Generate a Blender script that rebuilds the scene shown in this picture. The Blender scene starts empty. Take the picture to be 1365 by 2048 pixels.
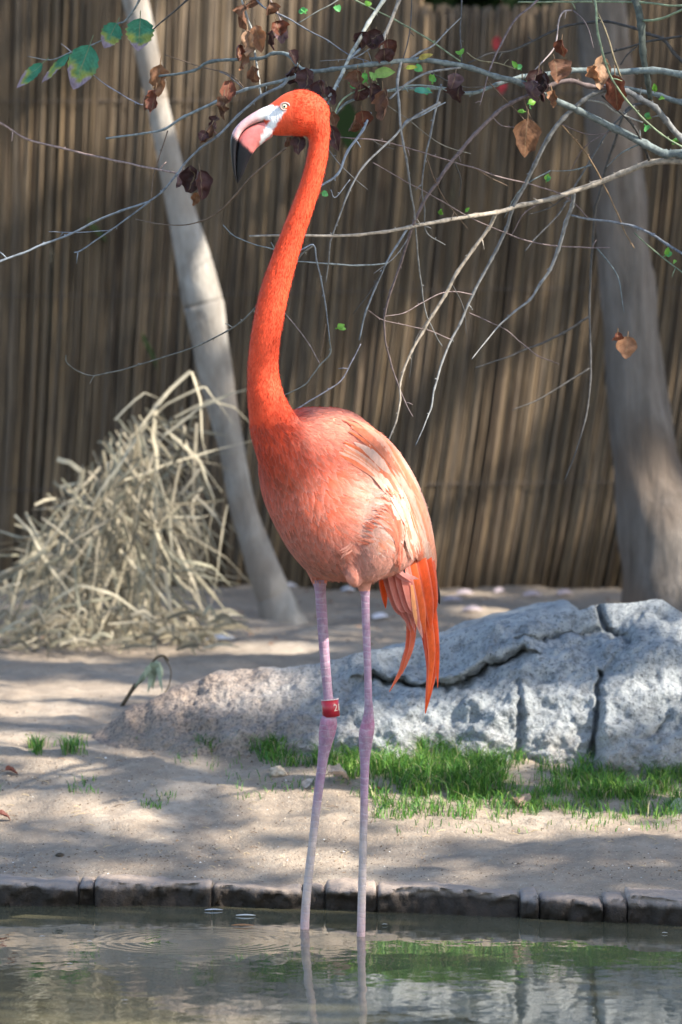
import bpy, math, random
import numpy as np
from mathutils import Vector, Matrix, noise, kdtree
from mathutils.bvhtree import BVHTree

random.seed(7)
np.random.seed(7)
scene = bpy.context.scene
C = scene.collection

# ------------------------------------------------------------------ camera, sky, sun, exposure
FPX = 10843.0                       # focal length in pixels of the 1365 x 2048 photograph
CAM = Vector((0.0, -9.0, 1.081))
PITCH = math.atan(464.0 / FPX)
cd = bpy.data.cameras.new('camera')
cam = bpy.data.objects.new('camera', cd)
C.objects.link(cam)
cam.location = CAM
cam.rotation_euler = (math.pi / 2 - PITCH, 0, 0)
cd.sensor_fit = 'VERTICAL'
cd.sensor_height = 36.0
cd.lens = FPX / 2048.0 * 36.0
cd.clip_end = 2000
cd.dof.use_dof = True
cd.dof.focus_distance = 9.1
cd.dof.aperture_fstop = 6.8
scene.camera = cam

SUN = Vector((0.70, -0.30, 0.66)).normalized()
world = bpy.data.worlds.new('World')
scene.world = world
world.use_nodes = True
wn = world.node_tree
sky = wn.nodes.new('ShaderNodeTexSky')
sky.sky_type = 'NISHITA'
sky.sun_disc = False
sky.sun_elevation = math.asin(SUN.z)
sky.sun_rotation = math.atan2(SUN.x, SUN.y)
wn.links.new(sky.outputs[0], wn.nodes['Background'].inputs['Color'])
wn.nodes['Background'].inputs['Strength'].default_value = 0.15
sl = bpy.data.lights.new('sun', 'SUN')
sl.energy = 5.0
sl.angle = math.radians(0.55)
sl.color = (1.0, 0.93, 0.82)
so = bpy.data.objects.new('sun', sl)
C.objects.link(so)
so.rotation_euler = SUN.to_track_quat('Z', 'Y').to_euler()
so.location = (6, -4, 8)
vs = scene.view_settings
vs.view_transform = 'Standard'
vs.look = 'None'
vs.gamma = 1
vs.use_curve_mapping = False
vs.exposure = 1.38
scene.cycles.use_denoising = True
scene.cycles.max_bounces = 8

# ------------------------------------------------------------------ helpers
CP, SP = math.cos(PITCH), math.sin(PITCH)
def P(px, py, Y):
    """world point seen at pixel (px, py) of the photograph, Y metres beyond the bird's foot"""
    x = (px - 682.5) / FPX
    y = -(py - 1024.0) / FPX
    d = Vector((x, CP + y * SP, -SP + y * CP))
    return CAM + d * ((Y - CAM.y) / d.y)
def PX(p):
    v = Vector(p) - CAM
    f = v.y * CP - v.z * SP
    u = v.y * SP + v.z * CP
    return 682.5 + v.x / f * FPX, 1024.0 - u / f * FPX
def SC(Y):                          # metres per photograph pixel at depth Y
    return (Y + 9.0) / FPX
def rnd(a, b): return random.uniform(a, b)
def fbm(x, y, z, o=4):
    return noise.fractal(Vector((x, y, z)), 1.0, 2.0, o)
def lerp(a, b, t): return a + (b - a) * t
def sstep(a, b, x):
    t = min(1.0, max(0.0, (x - a) / (b - a)))
    return t * t * (3 - 2 * t)
def catmull(pts, per=6):
    """smooth a polyline of equal-length tuples"""
    a = [np.array(p, float) for p in pts]
    if len(a) < 3:
        return [a[0] + (a[-1] - a[0]) * t for t in np.linspace(0, 1, per + 1)]
    a = [2 * a[0] - a[1]] + a + [2 * a[-1] - a[-2]]
    out = []
    for i in range(1, len(a) - 2):
        p0, p1, p2, p3 = a[i - 1:i + 3]
        for k in range(per):
            t = k / per
            out.append(.5 * ((2 * p1) + (-p0 + p2) * t + (2 * p0 - 5 * p1 + 4 * p2 - p3) * t * t + (-p0 + 3 * p1 - 3 * p2 + p3) * t ** 3))
    out.append(a[-2])
    return out

def make_mesh(name, v, f, mat=None, smooth=True, col=None, uv=None):
    me = bpy.data.meshes.new(name)
    me.from_pydata([tuple(x) for x in v], [], f)
    if mat: me.materials.append(mat)
    if smooth: me.polygons.foreach_set('use_smooth', [True] * len(me.polygons))
    if col is not None:
        at = me.color_attributes.new('Col', 'FLOAT_COLOR', 'POINT')
        a = np.ones((len(v), 4), np.float32)
        c = np.array(col, np.float32)
        a[:, :c.shape[1]] = c
        at.data.foreach_set('color', a.ravel())
    if uv is not None:
        l = me.uv_layers.new(name='UVMap')
        vi = np.zeros(len(me.loops), np.int32)
        me.loops.foreach_get('vertex_index', vi)
        l.data.foreach_set('uv', np.array(uv, np.float32)[vi].ravel())
    me.update()
    return me
def link(name, me, parent=None):
    o = bpy.data.objects.new(name, me)
    C.objects.link(o)
    if parent: o.parent = parent
    return o
def tag(o, label=None, cat=None, group=None, kind=None):
    if label: o['label'] = label
    if cat: o['category'] = cat
    if group: o['group'] = group
    if kind: o['kind'] = kind
    return o
def thing(name, label, cat, group=None):
    o = bpy.data.objects.new(name, None)
    o.empty_display_size = .05
    C.objects.link(o)
    return tag(o, label, cat, group)
def setbase(root, loc):
    """move a thing's Empty to its base; its parts keep their world positions"""
    root.location = loc
    for ch in root.children:
        ch.matrix_parent_inverse = Matrix.Translation(-Vector(loc))

class MB:
    def __init__(s): s.v = []; s.f = []; s.c = []; s.uv = []
    def tube(s, pts, rad, sides=8, ysc=1.0, cap=True, col=None, wob=0):
        pts = [Vector(p) for p in pts]
        n = len(pts)
        base = len(s.v)
        t0 = (pts[1] - pts[0]).normalized()
        ref = Vector((0, 1, 0)) if abs(t0.y) < .9 else Vector((1, 0, 0))
        nrm = (ref - t0 * ref.dot(t0)).normalized()
        for i, p in enumerate(pts):
            t = (pts[min(i + 1, n - 1)] - pts[max(i - 1, 0)]).normalized()
            nrm = (nrm - t * nrm.dot(t)).normalized()
            b = t.cross(nrm)
            r = rad[i] if hasattr(rad, '__len__') else rad
            for k in range(sides):
                a = 2 * math.pi * k / sides
                rr = r
                if wob: rr = r * (1 + wob * noise.noise(Vector((p.x * 9 + math.cos(a) * 2, p.y * 9 + math.sin(a) * 2, p.z * 9))))
                o = nrm * (math.cos(a) * rr) + b * (math.sin(a) * rr)
                o.y *= ysc
                s.v.append(p + o); s.uv.append((k / sides, i / (n - 1)))
                if col is not None: s.c.append(col)
        for i in range(n - 1):
            for k in range(sides):
                a = base + i * sides + k; b2 = base + i * sides + (k + 1) % sides
                s.f.append((a, b2, b2 + sides, a + sides))
        if cap:
            s.f.append(tuple(base + k for k in range(sides))[::-1])
            s.f.append(tuple(base + (n - 1) * sides + k for k in range(sides)))
    def strip(s, pts, nrms, wid, camber=0.0, cols=None):
        """a flat tapering blade with a raised midrib; three points per row"""
        pts = [Vector(p) for p in pts]; n = len(pts); b = len(s.v)
        for i, p in enumerate(pts):
            t = (pts[min(i + 1, n - 1)] - pts[max(i - 1, 0)])
            if t.length < 1e-9: t = Vector((0, 0, -1))
            t.normalize()
            side = t.cross(nrms[i])
            if side.length < 1e-6: side = Vector((1, 0, 0))
            side.normalize()
            w = wid[i]
            for k, e in enumerate((-1, 0, 1)):
                s.v.append(p + side * (e * w) + Vector(nrms[i]) * (camber * w * (0 if e else 1)))
                s.uv.append((k / 2, i / (n - 1)))
                if cols is not None: s.c.append(cols[i] if isinstance(cols, list) else cols)
        for i in range(n - 1):
            for k in range(2):
                a = b + i * 3 + k
                s.f.append((a, a + 1, a + 4, a + 3))
    def mesh(s, name, mat, smooth=True):
        return make_mesh(name, s.v, s.f, mat, smooth, s.c if len(s.c) == len(s.v) and s.c else None, s.uv if len(s.uv) == len(s.v) else None)
    def build(s, name, mat, parent=None, smooth=True):
        return link(name, s.mesh(name, mat, smooth), parent)

# ------------------------------------------------------------------ materials
class NT:
    def __init__(s, name):
        s.m = bpy.data.materials.new(name); s.m.use_nodes = True
        s.t = s.m.node_tree; s.b = s.t.nodes['Principled BSDF']
        s.b.inputs['Specular IOR Level'].default_value = 0.3
    def n(s, ty, **kw):
        x = s.t.nodes.new('ShaderNode' + ty)
        for k, v in kw.items(): setattr(x, k, v)
        return x
    def l(s, a, b): s.t.links.new(a, b)
    def coord(s, out='Object', scale=(1, 1, 1)):
        c = s.n('TexCoord'); mp = s.n('Mapping'); mp.inputs['Scale'].default_value = scale
        s.l(c.outputs[out], mp.inputs[0]); return mp.outputs[0]
    def pos(s, scale=(1, 1, 1)):
        c = s.n('NewGeometry'); mp = s.n('Mapping'); mp.inputs['Scale'].default_value = scale
        s.l(c.outputs['Position'], mp.inputs[0]); return mp.outputs[0]
    def noise(s, vec, scale, detail=6, rough=.6, dist=0):
        x = s.n('TexNoise'); x.inputs['Scale'].default_value = scale; x.inputs['Detail'].default_value = detail
        x.inputs['Roughness'].default_value = rough; x.inputs['Distortion'].default_value = dist
        s.l(vec, x.inputs['Vector']); return x.outputs[0]
    def ramp(s, fac, stops):
        r = s.n('ValToRGB'); e = r.color_ramp.elements
        while len(e) < len(stops): e.new(.5)
        for i, (p, c) in enumerate(stops):
            e[i].position = p; e[i].color = (c[0], c[1], c[2], 1) if hasattr(c, '__len__') else (c, c, c, 1)
        s.l(fac, r.inputs[0]); return r.outputs[0]
    def mix(s, fac, a, b, mode='MIX'):
        x = s.n('Mix', data_type='RGBA', blend_type=mode)
        for i, v in ((0, fac), (6, a), (7, b)):
            if hasattr(v, 'is_linked'): s.l(v, x.inputs[i])
            elif hasattr(v, '__len__'): x.inputs[i].default_value = (*v, 1)
            else: x.inputs[i].default_value = v
        return x.outputs[2]
    def math(s, op, a, b=0.0):
        x = s.n('Math', operation=op)
        for i, v in ((0, a), (1, b)):
            if hasattr(v, 'is_linked'): s.l(v, x.inputs[i])
            else: x.inputs[i].default_value = v
        return x.outputs[0]
    def bump(s, h, dist=.01, strength=1.0):
        b = s.n('Bump'); b.inputs['Distance'].default_value = dist; b.inputs['Strength'].default_value = strength
        s.l(h, b.inputs['Height']); s.l(b.outputs[0], s.b.inputs['Normal'])
    def done(s, col=None, rough=.8, spec=None):
        if col is not None:
            if hasattr(col, 'is_linked'): s.l(col, s.b.inputs['Base Color'])
            else: s.b.inputs['Base Color'].default_value = (*col, 1)
        if hasattr(rough, 'is_linked'): s.l(rough, s.b.inputs['Roughness'])
        else: s.b.inputs['Roughness'].default_value = rough
        if spec is not None: s.b.inputs['Specular IOR Level'].default_value = spec
        return s.m
    def translucent(s, col, fac):
        t = s.n('BsdfTranslucent'); mx = s.n('MixShader'); mx.inputs[0].default_value = fac
        if hasattr(col, 'is_linked'): s.l(col, t.inputs[0])
        else: t.inputs[0].default_value = (*col, 1)
        out = s.t.nodes['Material Output']
        s.l(s.b.outputs[0], mx.inputs[1]); s.l(t.outputs[0], mx.inputs[2]); s.l(mx.outputs[0], out.inputs[0])

def mat_soil():
    t = NT('sandy soil'); p = t.pos()
    a = t.noise(p, 3.2, 8, .65); b = t.noise(p, 38, 6, .7); c = t.noise(p, 240, 3, .6)
    col = t.ramp(a, [(.3, (.25, .20, .15)), (.5, (.33, .27, .208)), (.68, (.41, .345, .275))])
    col = t.mix(t.ramp(b, [(.4, 0.), (.75, .75)]), col, (.24, .18, .13))
    col = t.mix(t.ramp(t.noise(p, 7.5, 7, .7, .4), [(.50, 0.), (.64, .72)]), col, (.205, .165, .13))
    col = t.mix(t.ramp(c, [(.62, 0.), (.72, .8)]), col, (.56, .51, .43))
    col = t.mix(t.ramp(t.noise(p, 130, 2, .5), [(.66, 0.), (.72, .85)]), col, (.13, .09, .06))
    t.bump(t.math('ADD', t.math('MULTIPLY', b, .8), t.math('MULTIPLY', c, .3)), .012, .8)
    return t.done(col, .95, .15)
def mat_water():
    t = NT('murky pond water'); p = t.pos((1, .55, 1))
    n1 = t.noise(p, 14, 2, .5); n2 = t.noise(p, 46, 2, .5)
    # a ring of ripples spreading from a drop beside the far leg
    g = t.n('NewGeometry'); sub = t.n('VectorMath', operation='DISTANCE')
    t.l(g.outputs['Position'], sub.inputs[0]); sub.inputs[1].default_value = tuple(RIPPLE)
    w = t.math('SINE', t.math('MULTIPLY', sub.outputs['Value'], 300.0))
    fade = t.ramp(sub.outputs['Value'], [(.0, .35), (.10, .55), (.165, 1.), (.19, 0.)])
    h = t.math('ADD', t.math('MULTIPLY', n1, .07), t.math('MULTIPLY', n2, .012))
    h = t.math('ADD', h, t.math('MULTIPLY', t.math('MULTIPLY', w, fade), .006))
    t.bump(h, .012, 1.0)
    col = t.ramp(t.noise(p, 5, 4, .5), [(.35, (.088, .082, .048)), (.65, (.125, .115, .072))])
    t.b.inputs['IOR'].default_value = 1.333
    return t.done(col, .015, .5)
def mat_kerb():
    t = NT('kerb sandstone'); p = t.pos()
    a = t.noise(p, 16, 6, .65); b = t.noise(p, 70, 5, .7)
    oi = t.n('ObjectInfo')
    col = t.ramp(a, [(.3, (.20, .15, .12)), (.5, (.33, .25, .20)), (.7, (.43, .34, .28))])
    col = t.mix(t.math('MULTIPLY', oi.outputs['Random'], .55), col, (.36, .33, .31))
    # wet algae stain from the waterline, darkened to carry the front's shade; ragged top
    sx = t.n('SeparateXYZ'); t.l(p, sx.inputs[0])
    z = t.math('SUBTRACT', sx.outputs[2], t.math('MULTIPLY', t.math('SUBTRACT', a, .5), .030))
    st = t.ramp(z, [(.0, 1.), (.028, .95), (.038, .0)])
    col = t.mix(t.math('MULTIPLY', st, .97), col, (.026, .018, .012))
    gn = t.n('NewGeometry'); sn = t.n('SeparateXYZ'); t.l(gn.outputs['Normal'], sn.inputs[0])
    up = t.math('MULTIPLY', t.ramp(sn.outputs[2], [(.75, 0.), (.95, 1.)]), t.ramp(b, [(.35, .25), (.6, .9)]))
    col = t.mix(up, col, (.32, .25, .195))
    t.bump(t.math('ADD', a, t.math('MULTIPLY', b, .5)), .012, .8)
    return t.done(col, .8, .3)
def mat_rock():
    t = NT('grey granite'); p = t.pos()
    a = t.noise(p, 5, 8, .65); b = t.noise(p, 45, 8, .72); c = t.noise(p, 170, 3, .7)
    col = t.ramp(a, [(.3, (.27, .29, .30)), (.5, (.39, .41, .415)), (.7, (.52, .53, .52))])
    col = t.mix(t.ramp(b, [(.38, .8), (.52, .0)]), col, (.17, .18, .19))
    col = t.mix(t.ramp(b, [(.56, 0.), (.7, .6)]), col, (.58, .59, .57))
    col = t.mix(t.ramp(c, [(.56, 0.), (.66, .85)]), col, (.08, .085, .09))
    # the low left end is a warmer, pinkish stone, dusted with soil
    sx = t.n('SeparateXYZ'); t.l(p, sx.inputs[0])
    k = t.math('ADD', sx.outputs[0], t.math('MULTIPLY', t.math('SUBTRACT', a, .5), .5))
    pk = t.ramp(k, [(.0, 1.), (.001, 1.)])
    mr = t.n('MapRange'); t.l(k, mr.inputs[0]); mr.inputs[1].default_value = -.32; mr.inputs[2].default_value = .02
    mr.inputs[3].default_value = 1; mr.inputs[4].default_value = 0
    warm = t.mix(t.ramp(c, [(.45, 0.), (.62, .8)]), (.37, .285, .225), (.11, .09, .085))
    col = t.mix(mr.outputs[0], col, warm)
    mr2 = t.n('MapRange'); t.l(sx.outputs[2], mr2.inputs[0]); mr2.inputs[1].default_value = .16; mr2.inputs[2].default_value = .27
    mr2.inputs[3].default_value = .7; mr2.inputs[4].default_value = 0
    col = t.mix(t.math('MULTIPLY', mr2.outputs[0], t.ramp(a, [(.4, 0.), (.6, 1.)])), col, (.36, .29, .22))
    t.bump(t.math('ADD', t.math('MULTIPLY', b, 1.), t.math('MULTIPLY', c, .5)), .013, 1.0)
    return t.done(col, .9, .25)
def mat_reed():
    t = NT('weathered reed'); p = t.coord('Object', (1, 1, 1))
    g = t.n('NewGeometry'); oi = t.n('ObjectInfo')
    r = t.math('FRACT', t.math('ADD', g.outputs['Random Per Island'], oi.outputs['Random']))
    pw = t.pos((14, 14, .7))
    col = t.ramp(r, [(.0, (.060, .040, .026)), (.25, (.115, .080, .050)), (.5, (.165, .115, .068)), (.75, (.135, .106, .078)), (1., (.27, .18, .095))])
    st = t.noise(pw, 9, 5, .65)
    col = t.mix(t.ramp(st, [(.36, .55), (.56, 0.)]), col, (.06, .047, .036))
    st2 = t.noise(t.pos((120, 120, 5)), 1, 4, .6)
    col = t.mix(t.ramp(st2, [(.5, 0.), (.7, .4)]), col, (.28, .21, .135))
    return t.done(col, .75, .25)
def mat_bark(name, dark, light, sc=(1, 1, .3), f=20, bd=.012):
    t = NT(name); p = t.pos(sc)
    a = t.noise(p, f, 7, .65, .3); b = t.noise(p, f * 5, 4, .65)
    col = t.ramp(t.math('ADD', t.math('MULTIPLY', a, .75), t.math('MULTIPLY', b, .25)), [(.34, dark), (.64, light)])
    big = t.noise(t.pos(), 4, 3, .5)
    col = t.mix(t.ramp(big, [(.42, 0.), (.60, .75)]), col, (light[0] * .62, light[1] * .53, light[2] * .46))
    t.bump(t.math('ADD', a, t.math('MULTIPLY', b, .3)), bd, .9)
    return t.done(col, .85, .2)
def mat_attr(name, rough=.8, var=.25, trans=0, nscale=60, spec=.2):
    """colour of each piece from its Col attribute, broken up by noise"""
    t = NT(name); at = t.n('VertexColor', layer_name='Col')
    n = t.noise(t.pos(), nscale, 4, .6)
    k = t.ramp(n, [(.3, 1 - var), (.7, 1 + var * .6)])
    col = t.mix(1.0, at.outputs[0], k, 'MULTIPLY')
    t.bump(n, .002, .4)
    if trans: t.translucent(col, trans)
    return t.done(col, rough, spec)
def mat_plain(name, col, rough=.6, spec=.3, var=.2, ns=60):
    t = NT(name); n = t.noise(t.pos(), ns, 4, .6)
    c = t.mix(t.ramp(n, [(.35, 0.), (.7, 1.)]), [x * (1 - var) for x in col], [min(1, x * (1 + var)) for x in col])
    return t.done(c, rough, spec)

# ------------------------------------------------------------------ the lie of the land
KX = [-14, -3, -.58, -.3, -.07, .06, .30, .57, 2.0, 14]
KY = [.1, .45, .33, .325, .29, .24, .155, .035, -.35, -2.0]
def kerb_y(x): return float(np.interp(x, KX, KY))
def ground_z(x, y):
    k = kerb_y(x)
    if y < k + .03:
        return -.34
    ys = [k + .03, k + .12, .80, 1.10, 2.0, 3.3, 5.0, 9.0, 60]
    if ys[1] > .7: ys[2] = ys[1] + .2; ys[3] = ys[2] + .3
    z = float(np.interp(y, ys, [.026, .042, .108, .205, .235, .26, .29, .32, .4]))
    a = min(1, max(0, (y - k - .05) / .2))
    z += a * (.020 * fbm(x * 1.7, y * 1.7, .3, 3) + .010 * fbm(x * 7, y * 7, 2.3, 3) + .0045 * fbm(x * 28, y * 28, 5, 3))
    return z
def G(px, py):
    """point of the ground seen at a pixel of the photograph"""
    d = (P(px, py, 1.0) - CAM).normalized()
    h = GBVH.ray_cast(CAM, d)[0]
    return h.copy() if h is not None else P(px, py, 5)
RIPPLE = P(395, 1882, 0)
t_ = (CAM.z) / (CAM.z - RIPPLE.z)
RIPPLE = CAM + (RIPPLE - CAM) * t_

# ground sheet: fine near the bird, coarse out to the horizon
def ground_mesh():
    xs = np.concatenate([np.linspace(-400, -8, 10), np.linspace(-7, -1.2, 30), np.linspace(-1.15, 1.15, 170), np.linspace(1.2, 7, 30), np.linspace(8, 400, 10)])
    ts = np.concatenate([np.linspace(-.0, .1, 6), np.linspace(.11, 1.2, 100), np.linspace(1.22, 6, 130), np.linspace(6.3, 12, 12), np.linspace(15, 400, 10)])
    v = []; f = []
    pre = [(-400., .3), (-40., .3), (-12., .25), (-9.6, .1), (-7.2, .02), (-6.6, -.35)]
    cols = len(xs)
    for (y, z) in pre:
        for x in xs: v.append((x, y, z))
    for tt in ts:
        for x in xs:
            y = kerb_y(x) + tt
            v.append((x, y, ground_z(x, y)))
    rows = len(pre) + len(ts)
    for i in range(rows - 1):
        for j in range(cols - 1):
            a = i * cols + j
            f.append((a, a + 1, a + cols + 1, a + cols))
    k = len(pre) * cols
    bvh = BVHTree.FromPolygons([Vector(q) for q in v[k:]], [tuple(i - k for i in q) for q in f if min(q) >= k])
    return make_mesh('ground', v, f, mat_soil()), bvh
gme, GBVH = ground_mesh()
tag(link('ground', gme), kind='structure')
wx = [-400, -14, -3, -.58, -.3, -.07, .06, .30, .57, 2.0, 14, 400]
wv = []; wf = []
for x in wx:
    wv.append((x, -6.9, 0)); wv.append((x, kerb_y(max(-14, min(14, x))) + .025, 0))
for i in range(len(wx) - 1): wf.append((2 * i, 2 * i + 2, 2 * i + 3, 2 * i + 1))
tag(link('water', make_mesh('water', wv, wf, mat_water(), False)), kind='structure')

# ------------------------------------------------------------------ kerb of stones along the pond
kerb = thing('stone_kerb', 'low kerb of rough brown stones along the edge of the pond', 'kerb')
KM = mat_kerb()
def kerb_stone(x0, x1, seed, top, proud, topdepth=.16):
    nx, nz, ny = max(6, int((x1 - x0) / .005)), 16, 12
    v = []; f = []
    prof = [(0, -.10 + (top + .10) * i / nz) for i in range(nz)] + [(topdepth * j / ny, top) for j in range(ny + 1)]
    for i in range(nx + 1):
        u = i / nx; x = lerp(x0, x1, u)
        e = min(u, 1 - u) * (x1 - x0)
        rd = max(0., 1 - e / .003)
        for (dy, z) in prof:
            y = kerb_y(x) + dy - proud
            corner = max(0, 1 - (abs(dy) + abs(z - top)) / .008)
            n1 = fbm(x * 11 + seed * .13, z * 16, dy * 11, 4); n2 = .5 - 1.6 * abs(noise.noise(Vector((x * 34 + seed, z * 46 + dy * 40, 3)))) + .6 * noise.noise(Vector((x * 110, z * 130 + dy * 90, seed)))
            k = 1 if dy < .005 else .25
            y += (n1 * .026 + n2 * .012) * k + rd * .002 * k + corner * .004 * (1 + n2) + (.016 * (1 - (z + .02) / .07) if k == 1 and z > -.02 else (.016 if k == 1 else 0))
            zz = z + (n1 * .005 + n2 * .002) * (1 if z > -.05 else 0) - rd * .004 - corner * .005
            v.append((x + rd * (.5 - u) * .002, y, zz + fbm(x * 4, seed, 1, 2) * .006 * (z > 0)))
    m = len(prof)
    for i in range(nx):
        for j in range(m - 1):
            a = i * m + j
            f.append((a, a + m, a + m + 1, a + 1))
    f.append(tuple(range(m))); f.append(tuple(nx * m + j for j in range(m))[::-1])
    return make_mesh('stone', v, f, KM)
joints_px = [-620, -330, -90, 148, 180, 420, 605, 650, 755, 1040, 1078, 1203, 1250, 1480, 1720, 1990]
for i in range(len(joints_px) - 1):
    xa = (joints_px[i] - 682.5) * SC(.2); xb = (joints_px[i + 1] - 682.5) * SC(.2)
    small = joints_px[i + 1] - joints_px[i] < 60
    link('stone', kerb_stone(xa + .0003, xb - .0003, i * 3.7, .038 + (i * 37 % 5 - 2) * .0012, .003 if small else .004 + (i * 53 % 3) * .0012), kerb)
setbase(kerb, (0, .2, 0))

# ------------------------------------------------------------------ boulder
RT = [(120, 1512), (165, 1500), (190, 1468), (250, 1424), (330, 1392), (420, 1350), (480, 1338), (560, 1336), (640, 1324), (720, 1306), (800, 1292), (870, 1276), (940, 1258), (1020, 1240), (1100, 1226), (1160, 1214), (1200, 1203), (1280, 1197), (1325, 1200), (1350, 1216), (1380, 1236), (1450, 1262), (1530, 1330), (1600, 1470)]
RB = [(120, 1555), (165, 1548), (300, 1535), (450, 1533), (600, 1533), (750, 1535), (900, 1538), (1000, 1542), (1100, 1550), (1200, 1565), (1365, 1562), (1600, 1562)]
CR = [  # cracks: pixels, depth in m, half width in px
    ([(740, 1350), (775, 1353), (800, 1349), (850, 1362), (900, 1371), (925, 1366), (950, 1347), (1000, 1331), (1045, 1309)], .050, 8),
    ([(1200, 1206), (1212, 1230), (1235, 1247), (1248, 1262), (1257, 1280)], .045, 5),
    ([(1258, 1280), (1230, 1300), (1205, 1340)], .015, 8),
    ([(1202, 1340), (1196, 1380), (1199, 1410), (1191, 1460), (1183, 1510)], .045, 4.5),
    ([(1036, 1375), (1041, 1430), (1038, 1500)], .020, 6),
    ([(1030, 1296), (1080, 1283), (1130, 1255), (1200, 1238)], .022, 5),
    ([(1285, 1475), (1310, 1462), (1335, 1430)], .018, 6)]
def seg_d(px, py, pts):
    best = 1e9; side = 0
    for (x0, y0), (x1, y1) in zip(pts, pts[1:]):
        dx, dy = x1 - x0, y1 - y0
        t = max(0, min(1, ((px - x0) * dx + (py - y0) * dy) / (dx * dx + dy * dy)))
        d = math.hypot(px - x0 - t * dx, py - y0 - t * dy)
        if d < best: best = d; side = (py - y0 - t * dy)
    return best, side
def rock_mesh():
    nx, nv, nb = 440, 120, 14
    tx = [p[0] for p in RT]; ty = [p[1] for p in RT]; bx = [p[0] for p in RB]; by = [p[1] for p in RB]
    v = []; f = []
    for i in range(nx + 1):
        px = 120 + (1600 - 120) * i / nx
        top = float(np.interp(px, tx, ty)); bot = float(np.interp(px, bx, by))
        Hh = max(0.02, (bot - top) / 330)
        Y0 = 1.15 - .14 * min(1, Hh)
        D = .08 + .21 * Hh
        for j in range(nv + 1):
            s = j / nv
            py = lerp(bot, top, s)
            fd = .30 * s + .70 * s ** 2.0
            p = P(px, py, Y0 + D * fd)
            n = Vector((0, -1 + .55 * s, .25 + .75 * s)).normalized()
            nx_ = PX(p)[0] * .004
            d = .034 * fbm(px * .0055, py * .0065, 1.3, 4) + .014 * fbm(px * .018, py * .03, 4.4, 5) + .0045 * fbm(px * .07, py * .09, 8, 4)
            d *= min(1, Hh * 2.2) * (1 - .75 * sstep(.9, 1, s)); dn = d; d = 0.
            # the right-hand block stands proud of the rest; the slab above the long crack overhangs
            d += .045 * sstep(1178, 1215, px) * sstep(1235, 1300, py) * (1 - sstep(1500, 1580, py) * .5)
            jx = px + 6 * fbm(px * .03, py * .03, 11, 3); jy = py + 6 * fbm(px * .03, py * .03, 17, 3)
            for (cp, dep, w) in CR:
                if min(q[0] for q in cp) - 40 < px < max(q[0] for q in cp) + 40:
                    dd, sd = seg_d(jx, jy, cp)
                    d -= dep * math.exp(-(dd / w) ** 2)
                    if dep == .050:
                        if sd < 0: d += .030 * math.exp(-dd / 30)
                        else: d -= .022 * math.exp(-dd / 22)
                    elif dep == .022:
                        d += (.010 if sd > 0 else -.008) * math.exp(-dd / 30)
            v.append(p + n * dn + Vector((0, -1, .08)) * d)
        pt = P(px, top, Y0 + D)
        last = v[-1]
        for j in range(1, nb + 1):
            s = j / nb
            z = lerp(last.z, .10, s ** 1.6)
            v.append(Vector((last.x, last.y + .10 * s + .55 * Hh * math.sin(s * math.pi / 2), z + .010 * fbm(px * .02, s * 5, 3, 3))))
    m = nv + 1 + nb
    for i in range(nx):
        for j in range(m - 1):
            a = i * m + j
            f.append((a, a + m, a + m + 1, a + 1))
    return make_mesh('rock', v, f, RM)
RM = mat_rock()
rock = thing('boulder', 'large cracked grey boulder lying on the bank behind the flamingo', 'boulder')
link('rock_body', rock_mesh(), rock)
def slab_mesh():     # the thin darker ridge that shows above the main body
    pts = [(640, 1330), (740, 1304), (800, 1288), (880, 1266), (960, 1236), (1040, 1216), (1100, 1206), (1135, 1204), (1155, 1214), (1175, 1240)]
    mb = []; f = []
    sm = catmull(pts, 8); ns = 12
    for i, q in enumerate(sm):
        px, py = q; e = min(1, i / 10, (len(sm) - 1 - i) / 5 + .1)
        c = P(px, py + 34, 1.80); ry = .16; rz = 34 * SC(1.8)
        for k in range(ns):
            a = 2 * math.pi * k / ns
            o = Vector((0, math.cos(a) * ry * e, math.sin(a) * rz * e))
            n = 1 + .18 * fbm(px * .02, a * 2, 5, 3)
            mb.append(c + o * n + Vector((.006 * fbm(px * .05, a, 1, 2), 0, 0)))
    for i in range(len(sm) - 1):
        for k in range(ns):
            a = i * ns + k; b = i * ns + (k + 1) % ns
            f.append((a, b, b + ns, a + ns))
    f.append(tuple(range(ns))); f.append(tuple((len(sm) - 1) * ns + k for k in range(ns))[::-1])
    return make_mesh('slab', mb, f, RM)
link('slab', slab_mesh(), rock)
setbase(rock, P(700, 1500, 1.1))

# ------------------------------------------------------------------ reed fence
FY = 5.0
fence = thing('reed_fence', 'tall screen fence of thin brown reeds closing off the enclosure', 'fence')
REED = mat_reed()
FTOP = P(900, -30, FY).z
def dip(x): return .058 * sstep(.17, .22, x) * (1 - sstep(.54, .60, x))      # the reeds are cut lower here
def reed_pts(x, y, top, lean, bend, seed, n=7):
    pts = []
    for i in range(n):
        s = i / (n - 1)
        z = lerp(.22, top, s)
        k = (1 - s)
        pts.append((x - lean * (.4 * k + .6 * k * k) + bend * math.sin(s * 5 + seed) , y + .006 * math.sin(s * 4 + seed * 2), z))
    return pts
variants = []
for k in range(10):      # ten reeds, each leaning a little more at the foot
    mb = MB()
    mb.tube(reed_pts(0, 0, FTOP + rnd(-.015, .03) - .22 + .22, .07 + .020 * k, .005, k), rnd(.0030, .0046), 6)
    variants.append(mb.mesh('reed', REED))
for i in range(290):
    x = -1.0 + 2.02 * i / 289 + rnd(-.003, .003)
    k = int(min(9, max(0, (x + 1.1) * 3.6 + rnd(-.7, .7))))
    o = link('reed', variants[k], fence)
    o.location = (x, FY - .01 + rnd(-.008, .006), rnd(-.012, .0) - dip(x))
mb = MB()
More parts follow.
